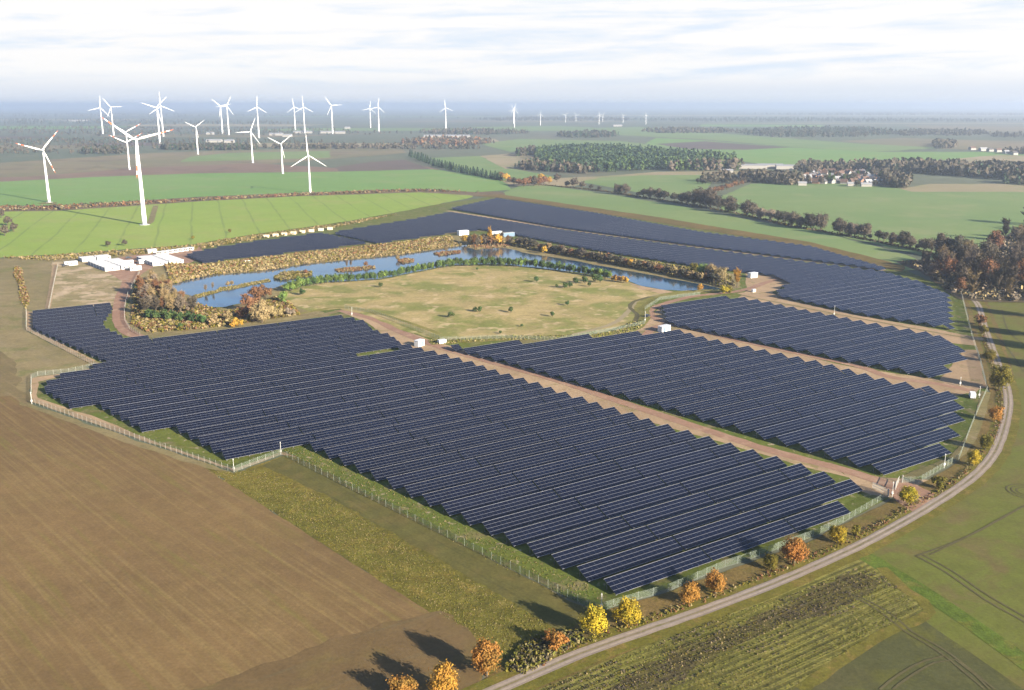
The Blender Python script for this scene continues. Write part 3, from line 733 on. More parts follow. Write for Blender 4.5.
def crown_bare(seed, n=900, w=.62, base=.05):
    """upswept limbs and fine twigs, seen as a brown haze with gaps"""
    rnd = random.Random(seed); vs, fs = [], []
    def twig(a, b, r):
        d = (b-a); q = d.to_track_quat('X', 'Z'); L = d.length
        for rot in (0, PI/2):
            qq = q @ Matrix.Rotation(rot+rnd.uniform(-.3, .3), 3, 'X').to_quaternion()
            k = len(vs)
            for x, y in ((0, -r), (L, -r*.3), (L, r*.3), (0, r)): vs.append(a + qq @ Vector((x, y, 0)))
            fs.append((k, k+1, k+2, k+3))
    limbs = []
    for i in range(15):
        az = rnd.uniform(0, 6.28); z0 = rnd.uniform(base, .55); sp_ = rnd.uniform(.25, 1.0)
        a = Vector((0, 0, z0)); e = Vector((math.cos(az)*w*.5*sp_, math.sin(az)*w*.5*sp_, min(1, z0+rnd.uniform(.25, .5)*(1.15-.45*sp_))))
        limbs.append((a, e)); twig(a, e, .011)
    for i in range(n):
        a, e = rnd.choice(limbs)
        f = rnd.uniform(.3, 1.0); p = a.lerp(e, f)
        d = unit(rnd); d.z = abs(d.z)*.9+.25; d.normalize()
        L = rnd.uniform(.06, .15)
        twig(p + unit(rnd)*.035, p+d*L + unit(rnd)*.02, rnd.uniform(.007, .013))
    return vs, fs
def trunk_mesh(name, top, r, limbs=5, seed=1, spread=.18):
    rnd = random.Random(seed); mb = MB()
    mb.tube((0, 0, -.02), (0.008, 0, top*.5), r*1.25, r*.85, 7); mb.tube((0.008, 0, top*.5), (0, .01, top), r*.85, r*.3, 7)
    for i in range(limbs):
        a = i*2.4+rnd.random(); z0 = top*rnd.uniform(.35, .85)
        mb.tube((0, 0, z0), (math.cos(a)*spread, math.sin(a)*spread, z0+rnd.uniform(.12, .25)), r*.5, r*.15, 5)
    return mb.mesh(name, M_bark)
def mk(name, vf):
    me = bpy.data.meshes.new(name); me.from_pydata([tuple(v) for v in vf[0]], [], vf[1]); me.materials.append(M_bark); me.update(); return me
ROUND = [mk('crown', crown_round(i, 4200, [1.06, .95, 1.14, .9][i % 4], -.02, .046, 22, tight=True)) for i in range(4)]
BUSH = [mk('crown', crown_round(20+i, 1100, [1.25, 1.5, 1.1][i], .02, .095, 11)) for i in range(3)]
RSMALL = [mk('crown', crown_round(30+i, 520, [.9, .75, 1.0][i], .05, .10, 9, tight=True)) for i in range(3)]
CONE = [mk('crown', crown_cone(40+i, 1000, [.55, .62, .5][i])) for i in range(3)]
PINES = [mk('crown', crown_round(80+i, 520, [.72, .6, .8][i], .03, .095, 9, tight=True)) for i in range(3)]
CSMALL = [mk('crown', crown_cone(50+i, 320, [.5, .6, .44][i], .05, .11)) for i in range(3)]
BARE = [mk('crown', crown_bare(60+i, 900, [.6, .75, .5, .68][i])) for i in range(4)]
TALL = [mk('crown', crown_bare(70+i, 620, [.34, .28, .4][i], .2)) for i in range(3)]
TR_R = [trunk_mesh('trunk', .62, .028, 6, i) for i in range(2)]
TR_C = trunk_mesh('trunk', .93, .016, 0, 5)
TR_B = [trunk_mesh('trunk', .8, .019, 7, 8+i, .12) for i in range(2)]
SHAPES = {'round': (ROUND, TR_R), 'bush': (BUSH, TR_R), 'small': (RSMALL, TR_R), 'cone': (CONE, [TR_C]), 'csmall': (CSMALL, [TR_C]), 'pines': (PINES, [TR_C]), 'bare': (BARE, TR_B), 'tall': (TALL, TR_B)}
rt = random.Random(7)
def tree(name, shape, leaf, u, v, hpx, label, cat='tree', group=None, wide=1.0, xy=None, h=None):
    p = Vector((*xy, 0)) if xy else G(u, v)
    hh = h or px2m(u, v, hpx)
    cr, tr = SHAPES[shape]
    r = empty(name, (p.x, p.y, .1), rt.uniform(0, 6.28)); r.scale = (hh*wide, hh*wide, hh)
    meta(r, label, cat, group)
    c = use_mesh('crown', rt.choice(cr), r, [LM[leaf]])
    k = use_mesh('trunk', rt.choice(tr), r)
    return r

# along the lane: every one of them different
LANE_TREES = [
 (402, 700, 24, 'round', 'orange', 'bright orange round tree at the lower end of the lane, cut by the frame', 1.2),
 (443, 698, 34, 'round', 'gold', 'golden ragged tree beside the brown field corner at the lane', .85),
 (487, 676, 36, 'round', 'orange', 'tall rust orange tree throwing a long shadow over the brown field', .85),
 (557, 650, 17, 'bush', 'orange', 'low orange bush in the dark thicket beside the lane', 1.0),
 (594, 637, 30, 'round', 'yellow', 'tall yellow tree before the fence corner mast', .9),
 (627, 627, 28, 'round', 'yellow', 'broad bright yellow tree just behind the fence corner mast', 1.0),
 (689, 604, 22, 'round', 'orange', 'small orange tree between the yellow pair and the lane bend', 1.0),
 (715, 594, 24, 'round', 'orange', 'dense orange tree under the front row of solar tables', 1.0),
 (770, 570, 18, 'round', 'olive', 'small olive green tree leaning on a big orange neighbour', .95),
 (794, 564, 28, 'round', 'orange', 'big round pale orange tree halfway along the lane', 1.0),
 (837, 543, 19, 'round', 'yellow', 'yellow tree halfway between the big orange tree and the gate', 1.15),
 (856, 536, 11, 'bush', 'olive', 'small olive bush beside the yellow tree before the gate', .9),
 (908, 505, 20, 'round', 'yellow', 'golden yellow tree standing right beside the site gate', 1.05),
 (937, 488, 12, 'bush', 'olive', 'low brownish bush on the bank just past the gate', 1.0),
 (973, 466, 17, 'round', 'yellow', 'yellow tree at the bend of the lane', .95),
 (985, 450, 18, 'round', 'olive', 'olive yellow tree on the inside of the lane bend', .95),
 (995, 422, 18, 'round', 'orange', 'dull orange tree above the lane bend', .85),
 (999, 390, 27, 'round', 'olive', 'large olive green tree where the fence turns', .95),
 (989, 362, 13, 'round', 'olive', 'small olive tree beside the upper lane and sandy crossing', 1.0),
 (981, 325, 11, 'bush', 'rust', 'small rusty bush by the upper end of the lane', .9),
 (984, 334, 10, 'bush', 'olive', 'small olive bush by the upper end of the lane', .9)]
for u, v, hp, sh, lf, lab, w in LANE_TREES:
    tree('bush' if sh == 'bush' else 'deciduous_tree', sh, lf, u, v, hp, lab, 'bush' if sh == 'bush' else 'tree', 'trees along the lane', w)

# lone pines and bushes on the meadow
MEADOW = [(451, 318, 6.5, 'lone pine on the dry meadow nearest the white cabin'), (475, 312, 5, 'smaller pine of the two side by side on the meadow'), (479.5, 312.5, 6, 'bigger pine of the two side by side on the meadow'), (511, 313, 6, 'lone pine in the middle of the dry meadow'),
 (552.5, 317, 5.5, 'lone pine low on the meadow by the mossy bank'), (567.5, 306, 5, 'small pine on the east part of the dry meadow'), (536.7, 282.5, 6, 'lone pine on the upper meadow below the lake pines'), (477, 270.5, 3, 'tiny pine high on the meadow'),
 (556.7, 288, 4, 'low pine beginning the clump on the upper meadow'), (565, 288.5, 6, 'bushy pine in the clump on the upper meadow'), (570, 288, 6, 'second bushy pine in the clump on the upper meadow'), (576, 284.5, 7, 'pine between the meadow clump and the lake belt'), (585, 284, 8, 'dark pine leading to the lake belt'), (589, 287, 5, 'small pine below the end of the lake belt'), (595, 282.5, 9, 'tall dark pine at the meadow end of the lake belt'), (600, 283, 8, 'dark pine behind the tall one at the lake belt end'),
 (303, 295.5, 7, 'small green pine on the open meadow beside the young pines'), (380.5, 287.5, 5, 'small pine standing clear of the lake belt'), (522, 327, 3, 'little bush on the meadow above the dyke'), (500, 334, 3.5, 'little dark bush on the dyke')]
for u, v, hp, lab in MEADOW:
    tree('pine_tree', 'pines', 'pine', u, v, hp*1.1, lab, 'pine', 'pines on the dry meadow', 1.45)
# belt of small pines between meadow and lake
def along(px, n, jit=0.0, rnd=rt):
    pts = [Vector((a, b, 0)) for a, b in px]
    L = [(pts[i+1]-pts[i]).length for i in range(len(pts)-1)]; T = sum(L); out = []
    for k in range(n):
        d = T*(k+.5)/n; i = 0
        while i < len(L)-1 and d > L[i]: d -= L[i]; i += 1
        p = pts[i].lerp(pts[i+1], d/L[i]); out.append((p.x+rnd.uniform(-jit, jit), p.y+rnd.uniform(-jit, jit)*.35))
    return out
belt = along([(300, 287), (318, 285), (345, 282.5), (380, 280), (420, 272), (450, 267), (490, 266), (530, 267.5), (560, 271.5), (590, 276), (612, 280)], 130, 1.3)
for i, (u, v) in enumerate(belt):
    yg = rt.random() < .2
    tree('pine_tree', 'pines', 'young' if yg else 'pine', u, v, rt.uniform(7.5, 10.5), f'{"yellow green" if yg else "dark green"} pine, {ordinal(i)} along the belt between lake and meadow' if i < 79 else f'{"yellow green" if yg else "dark green"} pine, {ordinal(129-i)} back from the beach end of the lake belt', 'pine', 'pines in the lake belt', .95)
for i, (u, v) in enumerate(along([(288, 292), (300, 289), (306, 286)], 9, 4)):
    tree('pine_tree', 'pines', 'young', u, v, rt.uniform(9, 13), f'light green young pine, {ordinal(i)} in the clump at the meadow tip', 'pine', 'young pines at the meadow tip', 1.25)
for i, (u, v) in enumerate(along([(612, 281.5), (628, 283.5)], 9, 1.0)):
    tree('birch_tree', 'small', 'rust' if i % 2 else 'gold', u, v, rt.uniform(6, 8), f'{"rusty" if i % 2 else "golden"} small tree, {ordinal(i)} beside the sandy lake beach', 'tree', 'small trees by the beach', .9)
# grove at the west end of the lake
gr = random.Random(3)
for i in range(46):
    t_ = gr.random(); u = 140+gr.uniform(0, 62)*(.3+.7*t_); v = 290+26*t_+gr.uniform(-2, 2)
    lf = gr.choice(['blond', 'blond', 'grey', 'brown', 'russet'])
    tree('birch_tree', 'tall', lf, u, v, gr.uniform(13, 21), f'bare {lf} birch, {ordinal(i)} in the grove at the lake tip', 'birch', 'birches at the lake tip', 1.25)
for i, (u, v) in enumerate([(148, 319), (152, 320), (157, 320.5), (164, 319), (169, 321), (174, 320), (180, 322), (187, 321), (193, 323), (199, 324), (203, 325), (181, 329)]):
    tree('pine_tree', 'pines', 'pine', u, v, 11 if i < 11 else 7, f'dark pine, {ordinal(i)} in the group under the bare birches', 'pine', 'pines under the birches', 1.2)
for i, (u, v, hp, lf, lab) in enumerate([(262, 323, 24, 'blond', 'large round straw coloured willow at the lake tip'), (277, 318, 13, 'blond', 'smaller straw coloured bush behind the round willow'), (248, 312, 18, 'russet', 'dark russet bush beside the round willow'), (256, 303, 17, 'russet', 'russet bush reaching over the lake'), (266, 298, 14, 'russet', 'russet bush at the meadow tip'), (243, 319, 13, 'rust', 'rusty low bush on the lake shore'), (228, 322, 12, 'blond', 'pale bush below the pond'), (213, 325, 11, 'blond', 'pale bush on the shore below the small pond'), (233, 328, 8, 'gold', 'golden low bush behind the solar tables'), (291, 316, 9, 'grey', 'grey thin bush at the meadow edge'), (284, 303, 12, 'young', 'light green bush at the meadow tip'), (239, 327, 10, 'gold', 'small golden bush on the west shore')]):
    tree('willow_bush', 'round' if hp > 20 else 'bush', lf, u, v, hp, lab, 'bush', None, 1.12 if hp > 20 else .9)
# north bank of the lake
bank_px = along([(515, 245), (545, 252), (575, 257), (610, 263.5), (650, 271), (690, 279.5), (718, 284)], 56, 1.4)
for i, (u, v) in enumerate(bank_px):
    lf = rt.choice(['dusk', 'dusk', 'brown', 'dusk', 'blond', 'rust'])
    tree('shore_bush', 'small', lf, u, v, rt.uniform(7.5, 11.5), f'{ {"dusk": "dull dark", "brown": "brown", "blond": "straw coloured", "rust": "rusty"}[lf]} shrub, {ordinal(i)} along the north lake bank', 'shrub', 'shrubs on the north lake bank', 1.15)
for i, (u, v, hp, lf, sh) in enumerate([(702, 277, 15, 'young', 'round'), (711, 279, 17, 'blond', 'round'), (720, 282, 17, 'blond', 'round'), (694, 274, 13, 'olive', 'round'), (737, 288, 20, 'gold', 'tall'), (700, 292, 9, 'gold', 'small'), (725, 294, 9, 'yellow', 'bush'), (729, 293, 7, 'olive', 'bush'), (544, 254, 9, 'gold', 'small'), (631, 268, 10, 'gold', 'small')]):
    names = ['light green willow on the bank at the lake end', 'straw coloured willow, taller middle one at the lake end', 'straw coloured willow closest to the white cabin', 'olive willow beginning the lake end group', 'slim golden poplar at the lake end', 'golden small tree on the near shore of the lake end', 'yellow bush on the near shore', 'olive bush beside the yellow one on the near shore', 'golden tree among dark bank shrubs in mid bank', 'golden tree on the bank above the beach']
    tree('willow_tree', sh, lf, u, v, hp, names[i], 'tree', None, 1.0)
for i, (u, v) in enumerate(along([(464, 243), (474, 246), (486, 246), (500, 245), (512, 244)], 15, 1.5)):
    lf = ['gold', 'brown', 'blond', 'rust', 'brown'][i % 5]
    tree('birch_tree', 'tall' if i % 2 else 'small', lf, u, v, rt.uniform(8, 14), f'{ {"gold": "golden", "brown": "bare brown", "blond": "straw coloured", "rust": "rusty"}[lf]} tree, {ordinal(i)} on the reedy point in the lake', 'tree', 'trees on the reedy point', 1.1)
tree('birch_tree', 'tall', 'gold', 490, 246, 19, 'tall slim golden birch on the reedy point before the cabins', 'birch', None, 1.0)
for i, (u, v, lf) in enumerate([(206, 293, 'grey'), (213, 291, 'grey'), (232, 286, 'blond'), (228, 287, 'blond'), (285, 277, 'blond'), (351, 268.5, 'grey'), (347, 269, 'grey'), (398, 261, 'blond'), (366, 267, 'rust'), (446, 252, 'blond'), (306, 275, 'rust')]):
    tree('birch_tree', 'tall' if lf == 'grey' else 'small', lf, u, v, 9 if lf == 'grey' else 6, f'{"thin pale birch" if lf == "grey" else "small dry shrub"}, {ordinal(i)} among those on the lake islets', 'tree', 'small trees on the islets', 1.0)

# hedgerow behind the park
HR = [(501,179,6,'rust'),(506,181,6,'gold'),(510,183,5,'rust'),(514,185,6,'dusk'),(519,186,6,'rust'),(524,187,7,'rust'),(529,186,8,'rust'),(534,186,8,'brown'),(539,186,7,'rust'),(544,185,7,'rust'),(549,184,6,'gold'),(541,181,6,'gold'),(557,182,7,'brown'),(567,187,5,'dusk'),(574,187.5,8,'brown'),(582,188.5,6,'brown'),(591,189.5,4,'dusk'),(599,191,4,'dusk'),(618,194.5,9,'brown'),(625,195,9,'brown'),(638,196.6,4,'dusk'),
 (643,197.6,7,'brown'),(650,198.6,9,'brown'),(658,199.6,9,'brown'),(664,200.2,8,'dusk'),(674,201.5,7,'dusk'),(682,203,9,'brown'),(688,204,10,'dusk'),(694,205,9,'dusk'),(700,206.5,15,'brown'),(705,207,13,'dusk'),(710,208,14,'brown'),(718,209.5,11,'dusk'),(728,212.5,13,'brown'),(733,213,9,'dusk'),(746.7,216.5,13,'brown'),(752,217,11,'brown'),(760.5,219,10,'grey'),(770.5,220.5,9,'grey'),(778,222,9,'dusk'),(784,224,10,'dusk'),(792,226.5,12,'brown'),(800.6,228,9,'brown'),(810.6,229.5,14,'dusk'),(820.6,230,14,'brown'),(839.5,234.5,13,'brown'),(848.5,236.5,11,'brown'),(854.5,237,12,'grey'),(864,238,13,'brown'),(878.6,240.5,8,'dusk'),(884,241.5,8,'dusk'),(892.5,245,10,'brown'),(902.7,247.5,13,'dusk'),(910,248.5,10,'brown'),(924,251,10,'grey'),(931,252,11,'brown'),(940.6,256,18,'brown'),(948,256,13,'dusk'),(956,258,18,'dusk'),(966,257,14,'brown'),(917,250,5,'dusk'),(870,239,4,'dusk')]
TONE = {'rust': 'rusty', 'gold': 'golden', 'dusk': 'dark', 'brown': 'bare brown', 'grey': 'pale bare', 'blond': 'straw coloured'}
for i, (u, v, hp, lf) in enumerate(HR):
    tree('hedgerow_tree', 'small' if lf in ('rust', 'gold') or hp < 9 else 'round', lf, u, v, hp*1.34, f'{TONE[lf]} tree, {ordinal(i)} along the hedgerow behind the solar park', 'tree', 'hedgerow trees behind the solar park', 1.05 if hp > 8 else 1.25)
for i, (u, v) in enumerate(along([(409, 156), (437, 166.5), (470, 174.5), (503, 181)], 40, .8)):
    tree('spruce_tree', 'csmall', 'conifer', u, v, rt.uniform(6.5, 9), f'dark spruce, {ordinal(i)} in the line between the green fields', 'spruce', 'dark spruces between the green fields', 1.5)
for i, (u, v) in enumerate(along([(696, 184), (725, 183.5), (752, 183)], 16, 1.2) + along([(704, 196), (722, 191), (745, 184)], 18, 1.5)):
    lf = 'dusk' if i < 16 else ('rust' if i % 3 else 'brown')
    tree('hedgerow_tree', 'small', lf, u, v, rt.uniform(5, 7.5), f'{TONE[lf]} tree, {ordinal(i)} in the side hedge towards the village', 'tree', 'trees in the side hedge', 1.2)
# the bare wood at the park's far corner
wr = random.Random(12)
wood = [(903, 262), (925, 272), (946, 289), (963, 297), (985, 299), (1075, 303), (1080, 262), (1010, 252), (985, 262), (950, 266)]
wp = sample_poly(wood, 115, wr); wp.sort(key=lambda p: p[1])
wp2 = sample_poly([(968, 258), (990, 248), (1012, 236), (1030, 222), (1060, 224), (1050, 250), (1010, 256)], 26, wr); wp2.sort(key=lambda p: p[1])
for i, (u, v) in enumerate(wp + wp2):
    lf = wr.choice(['brown', 'brown', 'grey', 'grey', 'grey', 'blond', 'brown', 'dusk', 'brown', 'rust'])
    hp = wr.choice([wr.uniform(12, 20), wr.uniform(20, 32)])*(1 if v > 262 else .75)
    if u < 930: hp *= .75
    where = f'{ordinal(i % 115)} in the wood at the corner of the solar park' if i < 115 else f'{ordinal(i-115)} in the strip running off from the corner wood'
    tree('woodland_tree', 'round' if lf == 'rust' or wr.random() < .12 else 'bare', lf, u, v, hp, f'{TONE[lf]} tree, {where}', 'tree', 'trees of the corner wood', .85)
for i, (u, v, hp) in enumerate([(1046, 338, 30), (1062, 352, 34), (1040, 318, 26), (1075, 372, 34)]):
    tree('woodland_tree', 'round', 'brown', u, v, hp, f'bare tree, {ordinal(i)} beside the crop just past the frame', 'tree', 'trees past the frame')
# bushes on the edge of the bright crop and the far left
for i, (u, v, hp) in enumerate([(108, 247, 6), (125, 246, 6), (14, 232, 9), (5, 236, 11), (-6, 240, 12), (8, 226, 9), (2, 218, 8), (230, 233, 4), (193, 240, 4)]):
    tree('field_tree', 'small', 'brown' if i < 7 else 'olive', u, v, hp*1.15, ['lone brown sapling above the white containers', 'second brown sapling above the white containers', 'brown tree of the copse at the edge of the bright crop', 'tallest brown tree of the copse by the bright crop', 'brown tree half out of the frame by the bright crop', 'smaller brown tree behind the copse', 'brown tree at the top of the copse', 'low bush on the crop edge above the cream boxes', 'low bush on the crop edge before the cream boxes'][i], 'tree', None, 1.1)

# ------------------------------------------------------------------ ground cover that nobody could count
def tufts(name, poly_px, n, size, mats, seed=1, world=None, hgt=1.0, z=.05, blades=5, pts=None):
    rnd = random.Random(seed); vs, fs = [], []
    poly = world or [tuple(G(u, v).xy) for u, v in poly_px] if (world or poly_px) else None
    for x, y in (pts if pts is not None else sample_poly(poly, n, rnd)):
        s = size*rnd.uniform(.55, 1.4)
        for k in range(blades):
            d = unit(rnd); d.z = abs(d.z)*.8+.3; d.normalize()
            c = Vector((x, y, z)) + Vector((d.x*s*.5, d.y*s*.5, s*hgt*rnd.uniform(.15, .75)))
            quad(vs, fs, c, (d+unit(rnd)*.5).normalized(), s*rnd.uniform(.5, .95), rnd)
    me = bpy.data.meshes.new(name); me.from_pydata([tuple(v) for v in vs], [], fs)
    for m_ in mats: me.materials.append(m_)
    if len(mats) > 1: me.polygons.foreach_set('material_index', [mm for _ in range(len(fs)//blades) for mm in [rnd.randrange(len(mats))]*blades])
    me.update()
    o = link(bpy.data.objects.new(name, me)); meta(o, kind='stuff'); return o
def band(px, w):
    pts = smooth_line([G(u, v) for u, v in px], 6); L, Q = [], []
    for i, p in enumerate(pts):
        d = (pts[min(i+1, len(pts)-1)]-pts[max(i-1, 0)]).normalized(); nx = Vector((-d.y, d.x, 0))
        L.append((p+nx*w/2).xy[:]); Q.append((p-nx*w/2).xy[:])
    return L + Q[::-1]
tufts('hedge_scrub', None, 1500, 1.9, [LM['dusk'], LM['brown'], LM['olive']], 41, band([(500, 181), (550, 186), (600, 191), (650, 199), (690, 205), (750, 217), (800, 228), (850, 237), (900, 247), (950, 258)], 5), .9, blades=4)
M_floor = ground_mat('woodland floor', (.075, .058, .034), (.06, .048, .03), (.085, .075, .03), s=(30, 8, 2), fine=.4)
sheet('woodland_floor', [(895, 262), (925, 275), (946, 291), (960, 300), (985, 302), (1080, 306), (1085, 258), (1050, 240), (1035, 220), (1010, 234), (985, 250), (950, 262), (925, 260)], .30, M_floor, 1.2)
tufts('undergrowth', [(900, 262), (925, 273), (946, 289), (960, 298), (985, 301), (1078, 305), (1080, 260), (1050, 243), (1033, 224), (1010, 238), (985, 254), (950, 264)], 2600, 2.4, [LM['brown'], LM['dusk'], LM['grey'], LM['blond']], 42, z=.2, hgt=1.3)
tufts('reeds', None, 3600, 1.5, [LM['straw'], LM['straw'], LM['olive'], LM['blond']], 2, band([(166, 284), (213, 273.5), (263, 269.5), (308, 262.5), (391, 254.5), (426, 249.5), (458, 245)], 9), 1.1, .1)
tufts('bank_scrub', [(165, 264), (200, 265.5), (320, 251.5), (373, 246), (450, 236.5), (458, 243), (391, 253), (308, 261), (213, 272), (170, 281)], 6500, 1.5, [LM['straw'], LM['olive'], LM['blond'], LM['rust']], 3)
tufts('bank_scrub', [(470, 236), (505, 239), (600, 255), (700, 270), (728, 275), (735, 286), (722, 288), (686, 279), (630, 268), (575, 258), (530, 250), (506, 245), (470, 244)], 4500, 1.5, [LM['straw'], LM['brown'], LM['olive']], 4)
tufts('reeds', [(192, 296.8), (205, 292.5), (216, 291), (219, 288), (232, 286.5), (250, 283), (268, 279.5), (271, 281.5), (255, 285), (238, 288.5), (222, 291.5), (208, 295.5), (196, 298.6)], 900, .75, [LM['straw'], LM['olive']], 5)
tufts('reeds', [(274, 279), (281, 274), (292, 272.5), (311, 273), (312, 276), (296, 278.5), (280, 280.5)], 900, 1.5, [LM['olive'], LM['straw']], 6)
for k, pl in enumerate(([(335, 270), (350, 268), (374, 266.5), (376, 268.5), (350, 271.5), (338, 272)], [(398, 261), (405, 259), (414, 260), (413, 262), (402, 264)], [(433, 254), (446, 252), (461, 251), (460, 253), (440, 256)], [(468, 246.5), (472, 244), (500, 242), (512, 245), (508, 247.5), (490, 248.3), (475, 249.5)])):
    tufts('reeds', pl, 500, 1.1, [LM['straw'], LM['rust']], 7+k)
tufts('bank_scrub', [(134, 290), (150, 284), (166, 290), (188, 301), (222, 312), (247, 309), (276, 297), (288, 302), (300, 315), (205, 329), (150, 333), (132, 325)], 5200, 1.4, [LM['straw'], LM['blond'], LM['olive'], LM['russet'], LM['olive']], 12)
tufts('hedge_scrub', None, 2600, .5, [LM['straw'], LM['olive'], LM['rust']], 13, band([(520, 675), (560, 653), (600, 637), (656, 617), (700, 601), (775, 573), (856, 538), (905, 510), (945, 488), (975, 462), (996, 430), (1000, 400), (988, 350), (978, 320)], 2.2), 1.2)
tufts('thicket', [(505, 672), (520, 648), (548, 635), (580, 632), (585, 640), (556, 655), (525, 672)], 1100, .75, [LM['dusk'], LM['herb'], LM['straw'], LM['olive']], 14, hgt=1.3)
tufts('rough_grass', [(208, 472), (262, 470), (330, 500), (440, 565), (545, 622), (560, 642), (505, 662), (490, 645), (335, 550)], 11000, .24, [LM['herb'], LM['olive'], LM['herb'], LM['straw'], LM['herb']], 15, blades=3, hgt=.6)
tufts('rough_grass', None, 2000, .3, [LM['herb'], LM['straw']], 16, band([(290, 449), (400, 505), (456, 533), (550, 580), (600, 602)], 9), .6, blades=3)
tufts('ditch_scrub', [(0, 207), (60, 206), (200, 199), (300, 194), (420, 190), (480, 193), (420, 191.5), (300, 196), (200, 201), (60, 210), (0, 211)], 1800, 2.6, [LM['brown'], LM['rust'], LM['straw']], 17, blades=4)
tufts('verge_scrub', [(0, 258), (50, 256), (120, 251), (190, 246), (250, 236), (330, 225.5), (400, 214), (330, 229), (250, 241), (190, 251), (120, 256), (50, 261)], 2200, 1.5, [LM['straw'], LM['blond'], LM['olive']], 18, blades=4)
tufts('verge_scrub', None, 700, 1.2, [LM['straw'], LM['rust'], LM['olive']], 19, [tuple(G(u, v).xy) for u, v in [(16, 266), (22, 270), (24, 284), (30, 300), (26, 309), (20, 300), (19, 285), (14, 275)]], .8, blades=4)
tufts('dyke_scrub', None, 1300, .8, [LM['herb'], LM['straw']], 20, band([(430, 343), (500, 338.5), (560, 337.5), (618, 333), (638, 322)], 8), .8, blades=4)
# leafy crop standing in rows beside the lane
cab = [tuple(G(u, v).xy) for u, v in [(500, 712), (535, 692), (603, 664), (659, 640), (778, 598), (858, 566), (880, 574), (903, 592), (920, 609), (880, 631), (788, 690), (740, 725)]]
bx = [p[0] for p in cab]; by = [p[1] for p in cab]; cr_ = random.Random(4)
d = Vector((math.sin(R(RB)), math.cos(R(RB)), 0)); q = Vector((d.y, -d.x, 0)); pts = []
dark = []
c0 = G(760, 640)
for i in range(-95, 96):
    off = i*.62
    if i % 3 == 2 and cr_.random() < .8: continue
    for j in range(-210, 211):
        p = c0 + q*off + d*(j*.36+cr_.uniform(-.15, .15))
        if not in_poly(p.x, p.y, cab): continue
        n_ = mnoise.noise(Vector((p.x*.06, p.y*.06, 1)))
        if i % 7 == 0 and cr_.random() < .5: continue
        (dark if abs(off+4+9*n_) < 7 and cr_.random() < .62 else pts).append((p.x+cr_.uniform(-.12, .12), p.y+cr_.uniform(-.12, .12)))
tufts('leafy_crop', None, 0, .25, [LM['herb'], LM['lush'], LM['olive'], LM['herb'], LM['lush'], LM['herb'], LM['straw']], 21, hgt=.9, blades=4, pts=pts)
tufts('withered_crop', None, 0, .34, [LM['brown'], LM['olive'], LM['dusk'], LM['brown'], LM['straw']], 22, hgt=.9, blades=4, pts=dark)

# ------------------------------------------------------------------ far woods, each read as one mass
def wood_mass(name, items, seed=1):
    """items: (polygon px, count, height m, leaf index)"""
    rnd = random.Random(seed); vs, fs, mi = [], [], []
    mats = [LM['conifer'], LM['dusk'], LM['brown'], LM['rust'], LM['pine']]
    for poly, n, h, mm in items:
        wpoly = [tuple(G(u, v).xy) for u, v in poly]
        for x, y in sample_poly(wpoly, n, rnd):
            hh = h*rnd.uniform(.7, 1.2); m_ = rnd.choice(mm) if isinstance(mm, tuple) else mm
            w = hh*(.34 if m_ in (0, 4) else .62)
            for k in range(16):
                t_ = rnd.random()
                rr = (w*.55*(1-t_*.85) if m_ in (0, 4) else w*.5*math.sin(PI*(.15+.8*t_)))
                a = rnd.uniform(0, 6.28)
                c = Vector((x+math.cos(a)*rr, y+math.sin(a)*rr, hh*(.12+.85*t_)))
                quad(vs, fs, c, (Vector((math.cos(a), math.sin(a), .5))+unit(rnd)*.5).normalized(), w*rnd.uniform(.45, .8), rnd); mi.append(m_)
    me = bpy.data.meshes.new(name); me.from_pydata([tuple(v) for v in vs], [], fs)
    for m_ in mats: me.materials.append(m_)
    me.polygons.foreach_set('material_index', mi); me.update()
    meta(link(bpy.data.objects.new(name, me)), kind='stuff')
wood_mass('conifer_forest', [([(535, 168), (588, 173.5), (656, 170.5), (700, 171), (738, 169.5), (735, 162), (690, 157), (640, 153), (600, 150.5), (560, 151), (535, 155)], 2300, 19, (0, 0, 0, 4)),
    ([(513, 168), (530, 171), (588, 174), (600, 172), (560, 168), (530, 165)], 160, 14, (1, 2, 0)), ([(515, 157), (536, 155), (536, 151), (520, 153)], 90, 15, (0, 1)), ([(660, 171), (738, 170.5), (742, 168), (700, 169)], 120, 17, (2, 4))], 31)
wood_mass('village_wood', [([(848, 171), (905, 173), (940, 175), (1000, 180), (1100, 184), (1100, 174), (1000, 170), (950, 169), (870, 168)], 900, 17, (1, 1, 0, 2)), ([(740, 179), (800, 182.5), (805, 178.5), (765, 176), (738, 176.5)], 170, 11, (1, 2, 1, 0)), ([(880, 186), (905, 189), (910, 182), (885, 178)], 110, 14, (1, 2, 1)), ([(795, 172), (850, 171), (860, 166), (800, 167)], 130, 13, (1, 2)),
    ([(700, 182.5), (735, 181), (770, 184), (800, 186.5), (798, 183), (760, 178.5), (720, 178)], 120, 13, (2, 1, 1)), ([(1000, 184), (1100, 190), (1100, 185), (1010, 182)], 120, 15, (1, 0))], 32)
LBW = []
